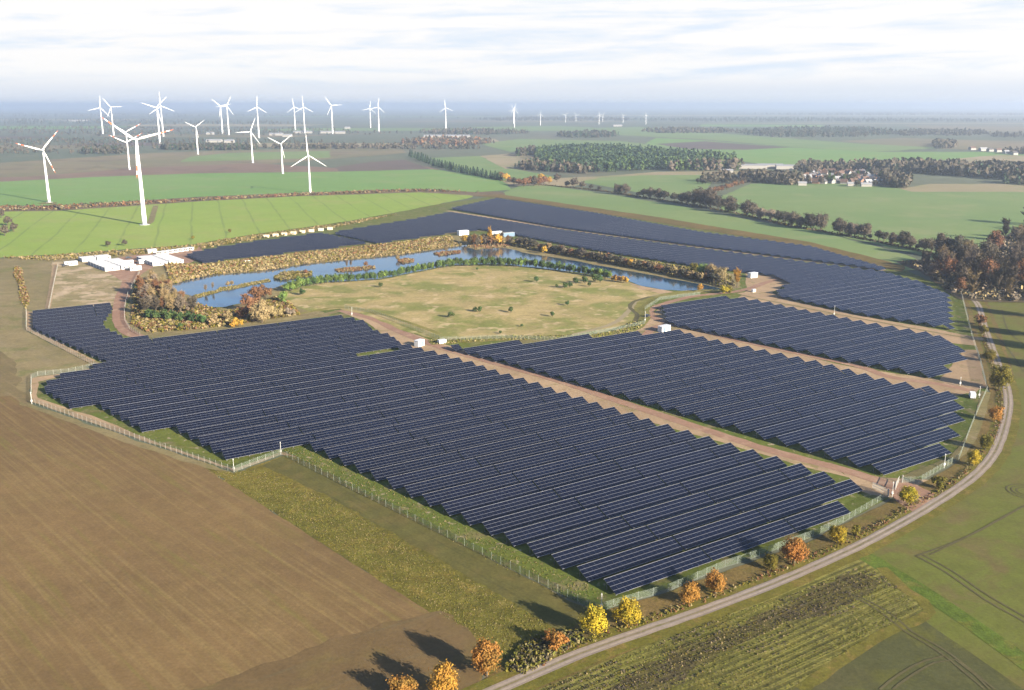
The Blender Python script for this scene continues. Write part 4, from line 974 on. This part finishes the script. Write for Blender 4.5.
for (u0, u1, v0, v1, n, h, mm) in [(-150, 95, 150, 154, 130, 9, (1, 2)), (75, 130, 150.5, 154.5, 120, 14, (0, 1)), (-150, 410, 139, 149, 620, 9, (1, 1, 2, 0)), (155, 260, 148, 150.5, 260, 14, (0, 1)), (-150, 420, 127, 136, 700, 11, (1, 2, 1, 0)), (-200, 330, 119, 125, 800, 15, (1, 0)), (-250, 470, 113, 117, 900, 16, (1, 0)), (250, 480, 146.5, 149.5, 260, 12, (2, 1)), (400, 495, 140, 146, 330, 14, (2, 1, 3)), (418, 530, 131, 135, 360, 15, (1, 0, 2)), (555, 622, 134, 138, 260, 17, (0, 1)), (470, 640, 118, 121, 500, 16, (1,)), (640, 740, 130, 133.5, 300, 16, (1, 2)), (735, 900, 129, 137.5, 900, 17, (1, 0)), (880, 1000, 132, 136, 300, 16, (1,)), (930, 958, 143.5, 149, 110, 15, (1, 2)), (600, 1150, 118.5, 122, 1100, 17, (1, 0)), (740, 1200, 113, 115.5, 900, 18, (1,)), (1000, 1100, 152, 155, 120, 14, (1, 2)), (980, 1150, 135, 138, 200, 15, (1,))]:
    sk = (u1-u0)*.012
    LBW.append(([(u0, (v0+v1)/2), (u0+(u1-u0)*.3, v0), (u1-(u1-u0)*.2, v0+sk*.3), (u1, (v0+v1)/2+sk*.4), (u0+(u1-u0)*.75, v1), (u0+(u1-u0)*.2, v1)], n, h, mm))
wood_mass('far_woodland', LBW, 33)
# ------------------------------------------------------------------ wind turbines
M_white = plain('white coated steel', (.72, .73, .74), .45, .4, 0, .03)
M_redtip = plain('red blade marking', (.52, .12, .05), .5, .3, 0, .05)
M_grey = plain('grey base ring', (.30, .31, .30), .8, .2)
def blade_mb(Rr, tip):
    mb = MB(); secs = [(0.02, .030, .030), (.07, .034, .026), (.2, .062, .016), (.45, .045, .010), (.7, .030, .006), (.9, .019, .004), (1.0, .006, .002)]
    bands = [(0, 1.0)] if not tip else [(0, .66), (.66, .80), (.80, .90), (.90, 1.0)]
    def sec(t):
        for i in range(len(secs)-1):
            a, b = secs[i], secs[i+1]
            if a[0] <= t <= b[0]:
                k = (t-a[0])/(b[0]-a[0]); return a[1]+(b[1]-a[1])*k, a[2]+(b[2]-a[2])*k
        return secs[-1][1:]
    for bi, (t0, t1) in enumerate(bands):
        ts = sorted({max(t0, .02), t1} | {s[0] for s in secs if t0 < s[0] < t1})
        rings = []
        for t_ in ts:
            c, th = sec(t_); tw = R(16*(1-t_)); r = []
            for (x, y) in ((-.3, 0), (.05, .5), (.7, 0), (.05, -.5)):
                xx, yy = x*c*Rr, y*th*Rr
                r.append(Vector((xx*math.cos(tw)-yy*math.sin(tw), xx*math.sin(tw)+yy*math.cos(tw), t_*Rr)))
            rings.append(r)
        vs = [p for r in rings for p in r]; fs = []
        for i in range(len(rings)-1):
            for j in range(4): fs.append((i*4+j, i*4+(j+1) % 4, i*4+4+(j+1) % 4, i*4+4+j))
        fs += [(3, 2, 1, 0), tuple(len(vs)-4+j for j in range(4))]
        mb.add(vs, fs, 1 if bi in (1, 3) else 0)
    return mb
_tm = {}
def turbine(u, v, uh, vh, Rpx, blades, label, tip=False, yaw=0.0):
    """base pixel, hub pixel, blade length in pixels, blade angles (degrees clockwise from up as seen)"""
    p = G(u, v)
    k = (v-vh)/(v-HZ)
    # hub height: the point above the base that shows on row vh
    lo, hi = 10.0, 200.0
    for _ in range(40):
        h = (lo+hi)/2
        d = p.y*math.cos(PITCH)-(h-H)*math.sin(PITCH); upv = p.y*math.sin(PITCH)+(h-H)*math.cos(PITCH)
        if 345-F*upv/d > vh: lo = h
        else: hi = h
    Rr = Rpx*(p.y*math.cos(PITCH)+(H-h)*math.sin(PITCH))/F
    face = math.atan2(-p.x, -p.y)          # bearing back to the place the wind comes from, roughly the viewer
    root = empty('wind_turbine', (p.x, p.y, .2), -(face+R(yaw)) )
    meta(root, label, 'wind turbine', 'white wind turbines beyond the solar park')
    # local: +Y is the way the rotor faces
    key = round(h)
    mb = MB(); b = h*.024+.35; prev = None
    for i in range(6):
        z0, z1 = h*i/6*.985, h*(i+1)/6*.985
        mb.tube((0, 0, z0), (0, 0, z1), b*(1-.52*i/6), b*(1-.52*(i+1)/6), 14, 0, i in (0, 5))
    mb.build('tower', M_white, root, True)
    mb = MB(); mb.tube((0, 0, -.1), (0, 0, .5), b*2.2, b*2.1, 16); mb.build('foundation', M_grey, root)
    s = h/85
    mb = MB(); mb.tube((0, -5.2*s, h), (0, -3*s, h), .9*s, 1.75*s, 10); mb.tube((0, -3*s, h), (0, 2.2*s, h), 1.75*s, 1.7*s, 10)
    mb.build('nacelle', M_white, root, False)
    mb = MB(); mb.tube((0, 2.2*s, h), (0, 3.6*s, h), 1.5*s, 1.3*s, 10); mb.tube((0, 3.6*s, h), (0, 4.8*s, h), 1.3*s, .35*s, 10)
    mb.build('hub', M_white, root, False)
    kb = (round(Rr, 1), tip)
    if kb not in _tm: _tm[kb] = blade_mb(Rr, tip).mesh('blade', [M_white, M_redtip])
    for a in blades:
        o = use_mesh('blade', _tm[kb], root)
        o.location = (0, 3.0*s, h); o.rotation_euler = (0, -R(a), 0)
    return h, Rr
TB = [
 (49.4, 202.6, 42.6, 150, 25, (41, 286, 158), 'white turbine with red blade tips standing alone at the field strip', True, 12),
 (144.7, 225, 136, 140, 38, (75, 307, 184), 'biggest white turbine with red blade tips in the bright green crop', True, 8),
 (129.6, 170, 128.4, 142.5, 18, (60, 295, 178), 'white turbine seen just behind the biggest one, lower hub', True, 10),
 (128.8, 160, 127.3, 132, 17, (62, 300, 181), 'white turbine seen behind the biggest one, higher hub', True, 10),
 (103, 134, 100.8, 107.6, 12, (5, 256, 138), 'pale distant turbine, outermost of the pair with crossing blades', False, 5),
 (113.8, 135.7, 111, 107, 11, (322, 88, 202), 'pale distant turbine, inner one of the pair with crossing blades', False, 5),
 (160, 143.6, 157.3, 107.5, 15, (288, 45, 168), 'pale tall turbine, front one of two overlapping towers', False, 5),
 (163.4, 136.7, 160.4, 106, 14, (0, 112, 235), 'pale tall turbine, back one of two overlapping towers', False, 5),
 (198, 154.5, 195.8, 127, 11.5, (296, 53, 170), 'white small turbine in front of the dark woodland strip', False, 5),
 (222.6, 134, 220.5, 106, 11, (310, 80, 190), 'pale far turbine, first of a close pair over the woods', False, 5),
 (228.9, 135, 226.5, 106, 11, (27, 145, 265), 'pale far turbine, second of a close pair over the woods', False, 5),
 (259, 138, 257, 107, 11, (5, 122, 245), 'pale far turbine high above a nearer small one', False, 5),
 (252.8, 163, 251.2, 131.8, 15, (22, 145, 268), 'white turbine in the brown field with a level blade', False, 8),
 (282.8, 174, 280.6, 144, 14.5, (298, 52, 168), 'white turbine at the brown and green field edge, blades in a Y', False, 8),
 (310.3, 193, 308.4, 155.5, 21, (357, 122, 238), 'white turbine with one blade upright at the hedge by the crop', False, 6),
 (295.3, 130, 294.4, 107, 9, (352, 112, 232), 'pale far turbine, shorter of the pair above the greenhouses', False, 5),
 (304.8, 133.4, 303.4, 107, 11, (357, 118, 238), 'pale far turbine, taller of the pair above the greenhouses', False, 5),
 (332.7, 134, 331.2, 105.5, 11, (325, 87, 206), 'pale far turbine standing by itself above white halls', False, 5),
 (370.6, 128, 370, 108.5, 8, (8, 258, 130), 'faint far turbine, lower of a close pair', False, 5),
 (379, 132, 378, 107, 9.5, (8, 258, 132), 'faint far turbine, taller of a close pair', False, 5),
 (445.9, 131.4, 445.3, 107.8, 8.5, (355, 112, 235), 'faint turbine alone above the far fields in the centre', False, 5),
 (514.4, 127.6, 514.6, 109.5, 7, (15, 255, 135), 'faint turbine with a second rotor close by', False, 5),
 (513.6, 124, 513.2, 109, 5.5, (330, 90, 210), 'fainter turbine just behind another one in the centre', False, 5),
]
faint = [(540.4, 125.5, 114.2), (565.5, 122.5, 115), (576, 121.5, 115), (599, 124.5, 115.2), (602.6, 122, 115), (623, 123, 115.5), (645.8, 124.5, 115.2)]
for i, (u, v, vh) in enumerate(faint):
    TB.append((u, v, u, vh, 4, (10+i*37, 130+i*37, 250+i*37), f'barely visible turbine on the horizon, {ordinal(i)} from the wind park', False, 0))
for a in TB: turbine(a[0], a[1], a[2], a[3], a[4], a[5], a[6], a[7], a[8])
ribbon('track', [(141, 225), (150, 223), (154, 212), (156, 206)], 6, .46, M_trackgrass, .4)
c = G(49.4, 203); ribbon('track', [(40, 203.5), (49, 203.5), (57, 203.2)], 14, .46, M_bankgrass, .8)

# ------------------------------------------------------------------ fences
M_mesh, t, out = new_mat('wire mesh')
uv = t.n('ShaderNodeUVMap').outputs[0]; sp = t.n('ShaderNodeSeparateXYZ', {0: uv})
def lmk(x, per, w): return t.math('LESS_THAN', t.math('FRACT', t.math('DIVIDE', x, per)), w/per)
mask = t.math('MAXIMUM', lmk(sp.outputs[0], .05, .005), lmk(sp.outputs[1], .20, .014))
pb = t.n('ShaderNodeBsdfPrincipled', {'Base Color': (.15, .18, .15, 1), 'Roughness': .5}); tb = t.n('ShaderNodeBsdfTransparent')
mx = t.n('ShaderNodeMixShader', {0: mask}); t.links.new(tb.outputs[0], mx.inputs[1]); t.links.new(pb.outputs[0], mx.inputs[2]); t.links.new(mx.outputs[0], out.inputs[0])
M_post = plain('fence post steel', (.24, .27, .24), .5, .3)
M_postw = plain('pale fence post', (.36, .35, .32), .6, .3)
FH = 2.1
postmesh = MB(); postmesh.box(-.03, .03, -.03, .03, -.1, FH+.1); PM = postmesh.mesh('fence_post', M_post)
postmesh = MB(); postmesh.box(-.03, .03, -.03, .03, -.1, FH+.1); PMW = postmesh.mesh('fence_post', M_postw)
def fence(px, label, sp_=3.2, pm=PM):
    pts = [G(u, v) for u, v in px]
    r = empty('wire_fence', (pts[0].x, pts[0].y, .1)); meta(r, label, 'fence', 'wire fences around the solar park')
    o0 = Vector((pts[0].x, pts[0].y, 0)); vs, fs, uvs = [], [], []
    s = 0; tot = sum((pts[i+1]-pts[i]).length for i in range(len(pts)-1)); sp_ = max(sp_, tot/96)
    for i in range(len(pts)-1):
        a, b = pts[i]-o0, pts[i+1]-o0; L = (b-a).length; k = len(vs)
        nx = Vector((-(b-a).y, (b-a).x, 0)).normalized()*.012
        for off in (nx, -nx):
            k = len(vs)
            vs += [a+off, b+off, b+off+Vector((0, 0, FH)), a+off+Vector((0, 0, FH))]; fs.append((k, k+1, k+2, k+3)); uvs.append([(s, 0), (s+L, 0), (s+L, FH), (s, FH)])
        s += L
        n = max(1, int(L/sp_))
        for j in range(n):
            p = a+(b-a)*(j/n); q = use_mesh('fence_post', pm, r); q.location = (p.x, p.y, 0)
    q = use_mesh('fence_post', pm, r); e = pts[-1]-o0; q.location = (e.x, e.y, 0)
    mesh_obj('wire_mesh', vs, fs, M_mesh, r, uvs)
fence([(282, 455), (340, 484), (400, 514), (456, 542), (520, 574), (588, 607.5)], 'long wire fence between the golden grass strip and the solar tables')
fence([(588, 607.5), (601, 611), (638, 600), (668, 592), (725, 567.5)], 'wire fence behind the yellow trees at the front corner')
fence([(725, 567.5), (750, 559.6), (813, 537), (843, 523), (888, 497)], 'wire fence between the orange trees and the site gate')
fence([(902, 483), (918.5, 483), (944, 468), (959, 459.5)], 'short wire fence just beyond the site gate', 2.6)
fence([(959, 459.5), (972, 425), (986, 392.5)], 'wire fence running up beside the lane bend')
fence([(987, 391), (980, 362), (972, 338), (961, 294)], 'pale wire fence from the lane up to the corner wood', 3.2, PMW)
fence([(234, 472.5), (258, 463), (281, 455)], 'short wire fence on the step of the park boundary', 2.6, PMW)
fence([(31.5, 403), (120, 434), (234, 472.5)], 'pale fence along the edge of the big brown field', 3.0, PMW)
fence([(96.5, 367), (69, 373), (38, 376), (31.5, 379), (31.5, 403)], 'pale fence around the jutting west corner', 2.8, PMW)
fence([(26.5, 312), (26.5, 330.5), (60, 348), (96.5, 367)], 'pale fence along the dented west side', 2.8, PMW)
fence([(58, 266), (54, 285), (49, 310)], 'pale fence across the sandy ground to the white containers', 3.0, PMW)
fence([(140, 273), (128, 295), (124.5, 310), (125, 322), (130, 330), (140, 336)], 'pale fence curving beside the red site track', 3.0, PMW)
fence([(345, 309), (372, 313), (400, 324), (440, 340)], 'wire fence between the dry meadow and the red track', 2.6)
fence([(440, 341), (505, 338.8), (560, 341), (625, 329), (645, 324), (645, 310), (660, 300), (700, 295)], 'wire fence around the meadow dyke and lake end', 4)

# ------------------------------------------------------------------ masts
M_black = plain('dark glass', (.015, .015, .018), .2, .5)
M_mast = plain('pale mast', (.48, .48, .46), .5, .3)
def mast(u, v, h, label):
    p = G(u, v); r = empty('camera_mast', (p.x, p.y, .1)); meta(r, label, 'mast', 'camera masts on the fence line')
    mb = MB(); mb.tube((0, 0, -.1), (0, 0, h), .10, .06, 8); mb.build('pole', M_mast, r)
    mb = MB(); mb.box(-.12, .12, -.1, .35, h-.5, h-.28); mb.build('camera_head', M_mast, r)
    mb = MB(); mb.box(-.3, .3, -.15, .15, .9, 1.7); mb.build('switch_box', M_mast, r)
for u, v, h, lab in [(601.4, 611, 4.6, 'white camera mast at the front fence corner behind the yellow trees'), (944, 468, 5, 'white camera mast at the fence bend past the gate'), (234, 472, 4.6, 'white camera mast at the lower step of the fence'), (281, 454.6, 4.6, 'white camera mast at the upper step of the fence'),
    (834, 316, 6, 'white camera mast in the sandy lane between two blocks'), (645, 322, 6, 'white camera mast beside the red bend at the dyke'), (979, 398, 5, 'white camera mast where the fence turns by the van'), (32, 404, 5, 'white camera mast at the west corner of the brown field'), (892, 497, 5, 'white camera mast beside the site gate'), (352, 316, 5, 'white camera mast at the meadow end of the red track'), (960, 386, 4, 'dark mast on the sandy bare ground near the van')]:
    mast(u, v, h, lab)
# gate
a, b = G(888, 497), G(902, 483)
d = (b-a); L = d.length; yaw = math.atan2(d.y, d.x)
r = empty('site_gate', (a.x, a.y, .1), yaw); meta(r, 'white barred double gate to the solar park, standing open at the lane', 'gate')
for i, x in enumerate((0, L*.5, L)):
    mb = MB(); mb.box(x-.15, x+.15, -.15, .15, -.1, 2.6); mb.build('gate_post', M_postw, r)
for i in range(2):
    mb = MB(); x0 = .2 if i == 0 else L*.5+.2; x1 = L*.5-.2 if i == 0 else L-.2
    M = Matrix.Translation((x0, 0, 0)) @ Matrix.Rotation(R(62 if i == 0 else 8), 4, 'Z')
    w = x1-x0
    for z0 in (.25, 1.15, 2.05): mb.box(0, w, -.05, .05, z0, z0+.12, 0, M)
    for k in range(int(w/.35)+1): mb.box(k*w/int(w/.35)-.03, k*w/int(w/.35)+.03, -.03, .03, .28, 2.1, 0, M)
    mb.build('gate_leaf', M_postw, r)

# ------------------------------------------------------------------ cabins, containers, vehicles
M_cabin = plain('white cabin wall', (.60, .60, .58), .5, .3, 0, .05)
M_roofw = plain('pale cabin roof', (.50, .51, .52), .5, .3, 0, .06)
M_dkdoor = plain('blue grey doors', (.10, .16, .24), .5, .3)
M_cream = plain('cream paint', (.55, .47, .36), .6, .3, 0, .08)
M_tarp = plain('white membrane', (.44, .44, .44), .6, .3, 0, .18)
def cabin(u, v, yaw, L, Wd, Hh, label, cat='cabin', name='transformer_cabin', doors=True, mat=None, group=None, xy=None, roof=None):
    p = Vector((*xy, 0)) if xy else G(u, v)
    r = empty(name, (p.x, p.y, .12), yaw); meta(r, label, cat, group)
    mb = MB(); mb.box(-L/2, L/2, -Wd/2, Wd/2, -.1, Hh); mb.build('wall', mat or M_cabin, r)
    mb = MB(); mb.box(-L/2-.12, L/2+.12, -Wd/2-.12, Wd/2+.12, Hh+.003, Hh+.18); mb.build('roof', roof or M_roofw, r)
    if doors:
        for k in (-1, 1):
            mb = MB(); x = k*L*.22
            mb.box(x-.6, x+.6, -Wd/2-.05, -Wd/2-.004, .15, Hh-.35); mb.build('door', M_dkdoor, r)
    if name == 'site_container':
        mb = MB(); mb.box(-L/2-.06, -L/2-.004, -Wd*.32, Wd*.32, .1, Hh-.3); mb.build('end_door', M_dkdoor, r)
        for k in (-.5, 0, .5):
            mb = MB(); mb.box(k*L*.6-.5, k*L*.6+.5, -Wd/2-.04, -Wd/2-.004, 1.1, 2.0); mb.build('window', M_black, r)
    return r
cabin(419.4, 346, ang+R(20), 4.4, 2.8, 2.9, 'white transformer cabin by the red track above the block notch')
cabin(442, 343.4, ang, 3.8, 2.2, 1.7, 'low white box at the fence beside the red track', 'box', 'equipment_box', False)
cabin(664, 331.5, ang+R(8), 6.8, 3.0, 3.0, 'white transformer cabin with blue doors at the head of the middle track')
cabin(752.5, 277.5, ang, 6.6, 3.2, 3.2, 'white transformer cabin near the golden poplar at the lake end')
cabin(463, 235, ang, 10, 4.5, 4.0, 'white cabin above the lake shore, west of the pair')
cabin(496, 235.5, ang, 11, 4, 3.6, 'white cabin with a dark flank above the reedy point')
cabin(508, 236.5, ang, 12, 4, 3.4, 'dark grey shed beside the white cabin above the reedy point', 'shed', 'equipment_shed', False, M_dkdoor, None, None, M_grey)
cabin(753.5, 292, ang, 2.4, 1.5, 1.6, 'small white box on the sandy bend by the lake', 'box', 'equipment_box', False)
cabin(246, 262.5, ang, 6, 2, 1.2, 'flat white slab on the bank under the solar tables', 'box', 'equipment_box', False)
def block(u, v, nx, ny, L, Wd, Hh, label, yaw):
    o = G(u, v); ex = Vector((math.cos(yaw), math.sin(yaw), 0)); ey = Vector((-ex.y, ex.x, 0))
    for i in range(nx):
        for j in range(ny):
            p = o + ex*(i-(nx-1)/2)*(L+1.0) + ey*(j-(ny-1)/2)*(Wd+1.1)
            cabin(0, 0, yaw, L, Wd, Hh, f'white site container, {ordinal(i)} along the {ordinal(j)} row of the {label}', 'container', 'site_container', False, M_tarp, 'white site containers', (p.x, p.y), M_tarp)
block(112, 266.5, 2, 6, 10.5, 5.6, 2.6, 'lower white block', ang+R(8))
block(95, 260, 2, 2, 10, 4.6, 2.6, 'white block at the crop edge', ang+R(6))
block(160, 261.6, 2, 6, 11, 5.4, 2.6, 'white block by the solar tables', ang+R(6))
for i, (u, v, L, lab) in enumerate([(71, 265.3, 9, 'white container alone on the sandy ground'), (143.5, 263.3, 7, 'short white container between the two white blocks'), (127, 264.5, 9, 'white container beside the lower white block'), (135.5, 270.2, 8, 'white trailer parked at the fence corner'), (152, 252.8, 7, 'pale hut at the crop edge behind the white block')]):
    cabin(u, v, ang+R(5), L, 3, 2.8, lab, 'container', 'site_container', False, M_cabin)
for i in range(7):
    u = 160+i*5.1; v = 254.6-i*.72
    cabin(u, v, ang-R(38), 5.0, 3.0, 2.3, f'white container, {ordinal(i)} of the line along the crop edge', 'container', 'site_container', False, M_tarp, 'white containers in a line')
for i, (u, v) in enumerate([(266.6, 237.6), (275.7, 236.5), (284.4, 235.4), (293.5, 234.3), (302.5, 233), (311.5, 232), (321, 230.8), (330, 229.8)]):
    cabin(u, v, ang-R(38), 4.6, 2.6, 2.3, f'cream coloured box, {ordinal(i)} of those spaced along the bright crop', 'box', 'storage_box', False, M_cream, 'cream boxes along the crop', None, M_cream)
M_tyre = plain('tyre', (.02, .02, .02), .8, .2)
def car(u, v, yaw, col, label, van=False):
    p = G(u, v); r = empty('parked_van' if van else 'parked_car', (p.x, p.y, .13), yaw); meta(r, label, 'van' if van else 'car')
    mm = plain('car paint', col, .3, .5, 0, .02)
    L, Wd, hh = (5.4, 2.0, 2.3) if van else (4.5, 1.8, 1.45)
    prof = [(-L/2, .35), (L/2, .35), (L/2, .95), (L*.30, 1.15), (L*.17, hh), (-L/2+.05, hh)] if van else [(-L/2, .3), (L/2, .3), (L/2, .75), (L*.22, .9), (L*.08, hh), (-L*.28, hh), (-L*.42, .92), (-L/2, .85)]
    n = len(prof); mb = MB()
    mb.add([Vector((x, s*Wd/2, z_)) for s in (-1, 1) for x, z_ in prof], [tuple(range(n)), tuple(range(2*n-1, n-1, -1))]+[(i, i+n, (i+1) % n+n, (i+1) % n) for i in range(n)])
    mb.build('body', mm, r)
    for s in (-1, 1):
        mb = MB(); mb.box(-L*.22 if not van else -.1, L*.1, s*Wd/2-.004 if s > 0 else -Wd/2-.02, s*Wd/2+.02 if s > 0 else -Wd/2+.004, hh*.62, hh*.9); mb.build('side_window', M_black, r)
        for x in (-L*.31, L*.31):
            mb = MB(); mb.tube((x, s*Wd/2-.12*s, .34), (x, s*Wd/2+.03*s, .34), .34, .34, 12); mb.build('wheel', M_tyre, r)
    mb = MB()
    a0, a1 = (L*.30, 1.15), (L*.17, hh)
    if not van: a0, a1 = (L*.22, .9), (L*.08, hh)
    mb.add([(a0[0]+.01, -.8, a0[1]+.05), (a0[0]+.01, .8, a0[1]+.05), (a1[0]+.03, .75, a1[1]-.08), (a1[0]+.03, -.75, a1[1]-.08)], [(0, 1, 2, 3)])
    mb.build('windscreen', M_black, r)
car(972, 397.5, R(72), (.62, .62, .61), 'white van parked on the sandy ground inside the fence turn', True)
car(647.5, 317, R(60), (.03, .035, .045), 'dark car parked on the red bend by the dyke')
car(129, 258.5, R(30), (.02, .035, .05), 'dark car parked behind the white container blocks')
car(66, 266.5, R(40), (.03, .03, .03), 'dark car beside the lone white container')
car(139, 263.6, R(100), (.04, .04, .05), 'dark car beside the short white container')
car(130, 270.5, R(10), (.03, .035, .04), 'dark car parked beside the white trailer')

# ------------------------------------------------------------------ village
M_wallw = plain('white render', (.26, .25, .235), .8, .2, 0, .06)
M_wallb = plain('brick wall', (.28, .15, .10), .8, .2)
M_tile_r = plain('red brown roof tiles', (.10, .064, .052), .7, .2)
M_tile_d = plain('dark roof tiles', (.07, .065, .07), .6, .3)
M_tile_l = plain('pale metal roof', (.22, .225, .24), .6, .3)
def house(x, y, yaw, L, Wd, hw, hr, wall, roof, label, group='houses of the village', name='village_house', cat='house'):
    r = empty(name, (x, y, .3), yaw); meta(r, label, cat, group)
    mb = MB()
    vs = [(-L/2, -Wd/2, -.2), (L/2, -Wd/2, -.2), (L/2, Wd/2, -.2), (-L/2, Wd/2, -.2), (-L/2, -Wd/2, hw), (L/2, -Wd/2, hw), (L/2, Wd/2, hw), (-L/2, Wd/2, hw), (-L/2, 0, hw+hr), (L/2, 0, hw+hr)]
    mb.add(vs, [(0, 1, 5, 4), (2, 3, 7, 6), (1, 2, 6, 9, 5), (3, 0, 4, 8, 7)]); mb.build('wall', wall, r)
    mb = MB(); e = .4; th = .25; k = hr/(Wd/2)
    for s in (-1, 1):
        vs = [(-L/2-e, s*(Wd/2+e), hw-e*k), (L/2+e, s*(Wd/2+e), hw-e*k), (L/2+e, 0, hw+hr), (-L/2-e, 0, hw+hr)]
        vs += [(a, b, c+th) for a, b, c in vs]
        f = [(0, 1, 2, 3), (4, 5, 6, 7), (0, 1, 5, 4), (1, 2, 6, 5), (2, 3, 7, 6), (3, 0, 4, 7)]
        mb.add(vs, f)
    ro = mb.build('roof', roof, r)
    mb = MB(); mb.box(L*.2-.4, L*.2+.4, .5, 1.2, hw+hr*.6, hw+hr+1.0); mb.build('chimney', wall if wall is M_wallb else M_wallb, ro)
    return r
hr_ = random.Random(9)
rows = [(183.8, 808, 890, 12), (181, 806, 880, 11), (178.2, 806, 876, 11), (175.6, 812, 868, 9), (173.4, 818, 862, 7)]
KN = {id(M_tile_r): 'red brown', id(M_tile_d): 'dark', id(M_tile_l): 'pale'}
for ri, (v, ua, ub, n) in enumerate(rows):
    for i in range(n):
        u = ua+(ub-ua)*i/(n-1)+hr_.uniform(-1.6, 1.6); p = G(u, v+hr_.uniform(-.7, .7)+(u-840)*.018)
        roof = hr_.choice([M_tile_r, M_tile_r, M_tile_d, M_tile_d, M_tile_r, M_tile_d, M_tile_l]); wall = hr_.choice([M_wallw, M_wallw, M_wallw, M_wallb])
        house(p.x, p.y, hr_.choice([R(20), R(110), R(60), R(-30)])+hr_.uniform(-.15, .15), hr_.uniform(9, 15), hr_.uniform(7, 9.5), hr_.uniform(2.6, 3.8), hr_.uniform(3.2, 4.6), wall, roof,
              f'{KN[id(roof)]} roofed house, {ordinal(i)} in the {["edge row beside the field", "second row", "middle row", "fourth row", "hindmost row"][ri]} of the village')
for i in range(44):
    u = hr_.uniform(800, 900); v = hr_.uniform(173, 187.5); lf = hr_.choice(['brown', 'dusk', 'brown', 'rust', 'pine'])
    tree('garden_tree', 'pines' if lf == 'pine' else 'small', lf, u, v+(u-840)*.018, hr_.uniform(6, 9.5), f'{ {"brown": "bare brown", "dusk": "dark", "rust": "rusty", "pine": "evergreen"}[lf]} garden tree, {ordinal(i)} among the village houses', 'tree', 'garden trees between the houses', 1.0)
for i, (u, v, L, Wd, lab) in enumerate([(750, 168.4, 60, 24, 'long white hall at the edge of the conifer forest'), (770, 168, 46, 22, 'second long white hall joined towards the village'), (785, 169, 34, 18, 'shorter white hall before the village trees'), (727, 172.4, 20, 12, 'small pale barn at the forest edge'), (866, 186.6, 15, 8, 'long low white building on the village field edge'), (851, 186, 11, 7, 'low white building beside the village field'), (802, 185.5, 12, 8, 'low pale shed at the village corner')]):
    p = G(u, v); house(p.x, p.y, R(-8), L, Wd, 6 if i < 3 else 3.5, 2, M_wallw, M_tile_l, lab, None, 'storage_hall', 'hall')
for i, (u, v, L) in enumerate([(983, 151, 22), (990, 151.5, 15), (998, 152, 16), (1006, 154, 14), (1014, 155, 13), (972, 150, 16)]):
    p = G(u, v); house(p.x, p.y, R(15), L, 11, 5, 4, M_wallw, [M_tile_l, M_tile_d, M_tile_r][i % 3], f'pale building, {ordinal(i)} in the far hamlet beyond the village', 'buildings of the far hamlet')
far = [(63, 88, 121.3, 'very long white greenhouse on the far western plain'), (294, 312, 133.3, 'white greenhouse between two far turbines'), (321, 334, 133.4, 'white greenhouse under the single far turbine'), (335, 345, 133.6, 'second white greenhouse under the single far turbine'), (270, 283, 135.5, 'pale hall of the far farm'), (207, 222, 142.4, 'pale hall below the far turbine pair'), (225, 234, 142.8, 'smaller pale hall below the far turbine pair'), (283, 292, 136.8, 'pale farm building beside the far greenhouse'), (345, 350, 128.8, 'pale small building far beyond the greenhouses'), (613, 622, 126.4, 'white hall on the far plain under the faint turbines'), (672, 684, 131, 'white hall on the far plain before the dark wood'), (207, 214, 134.5, 'pale small hall near the far turbine pair'), (424, 470, 137.6, 'long pale greenhouse in the central plain')]
for u0, u1, v, lab in far:
    a, b = G(u0, v), G(u1, v); L = (b-a).length
    c = (a+b)/2; house(c.x, c.y, 0, L, 22, 6, 4, M_wallw, M_tile_l, lab, None, 'greenhouse' if 'greenhouse' in lab else 'storage_hall', 'greenhouse' if 'greenhouse' in lab else 'hall')
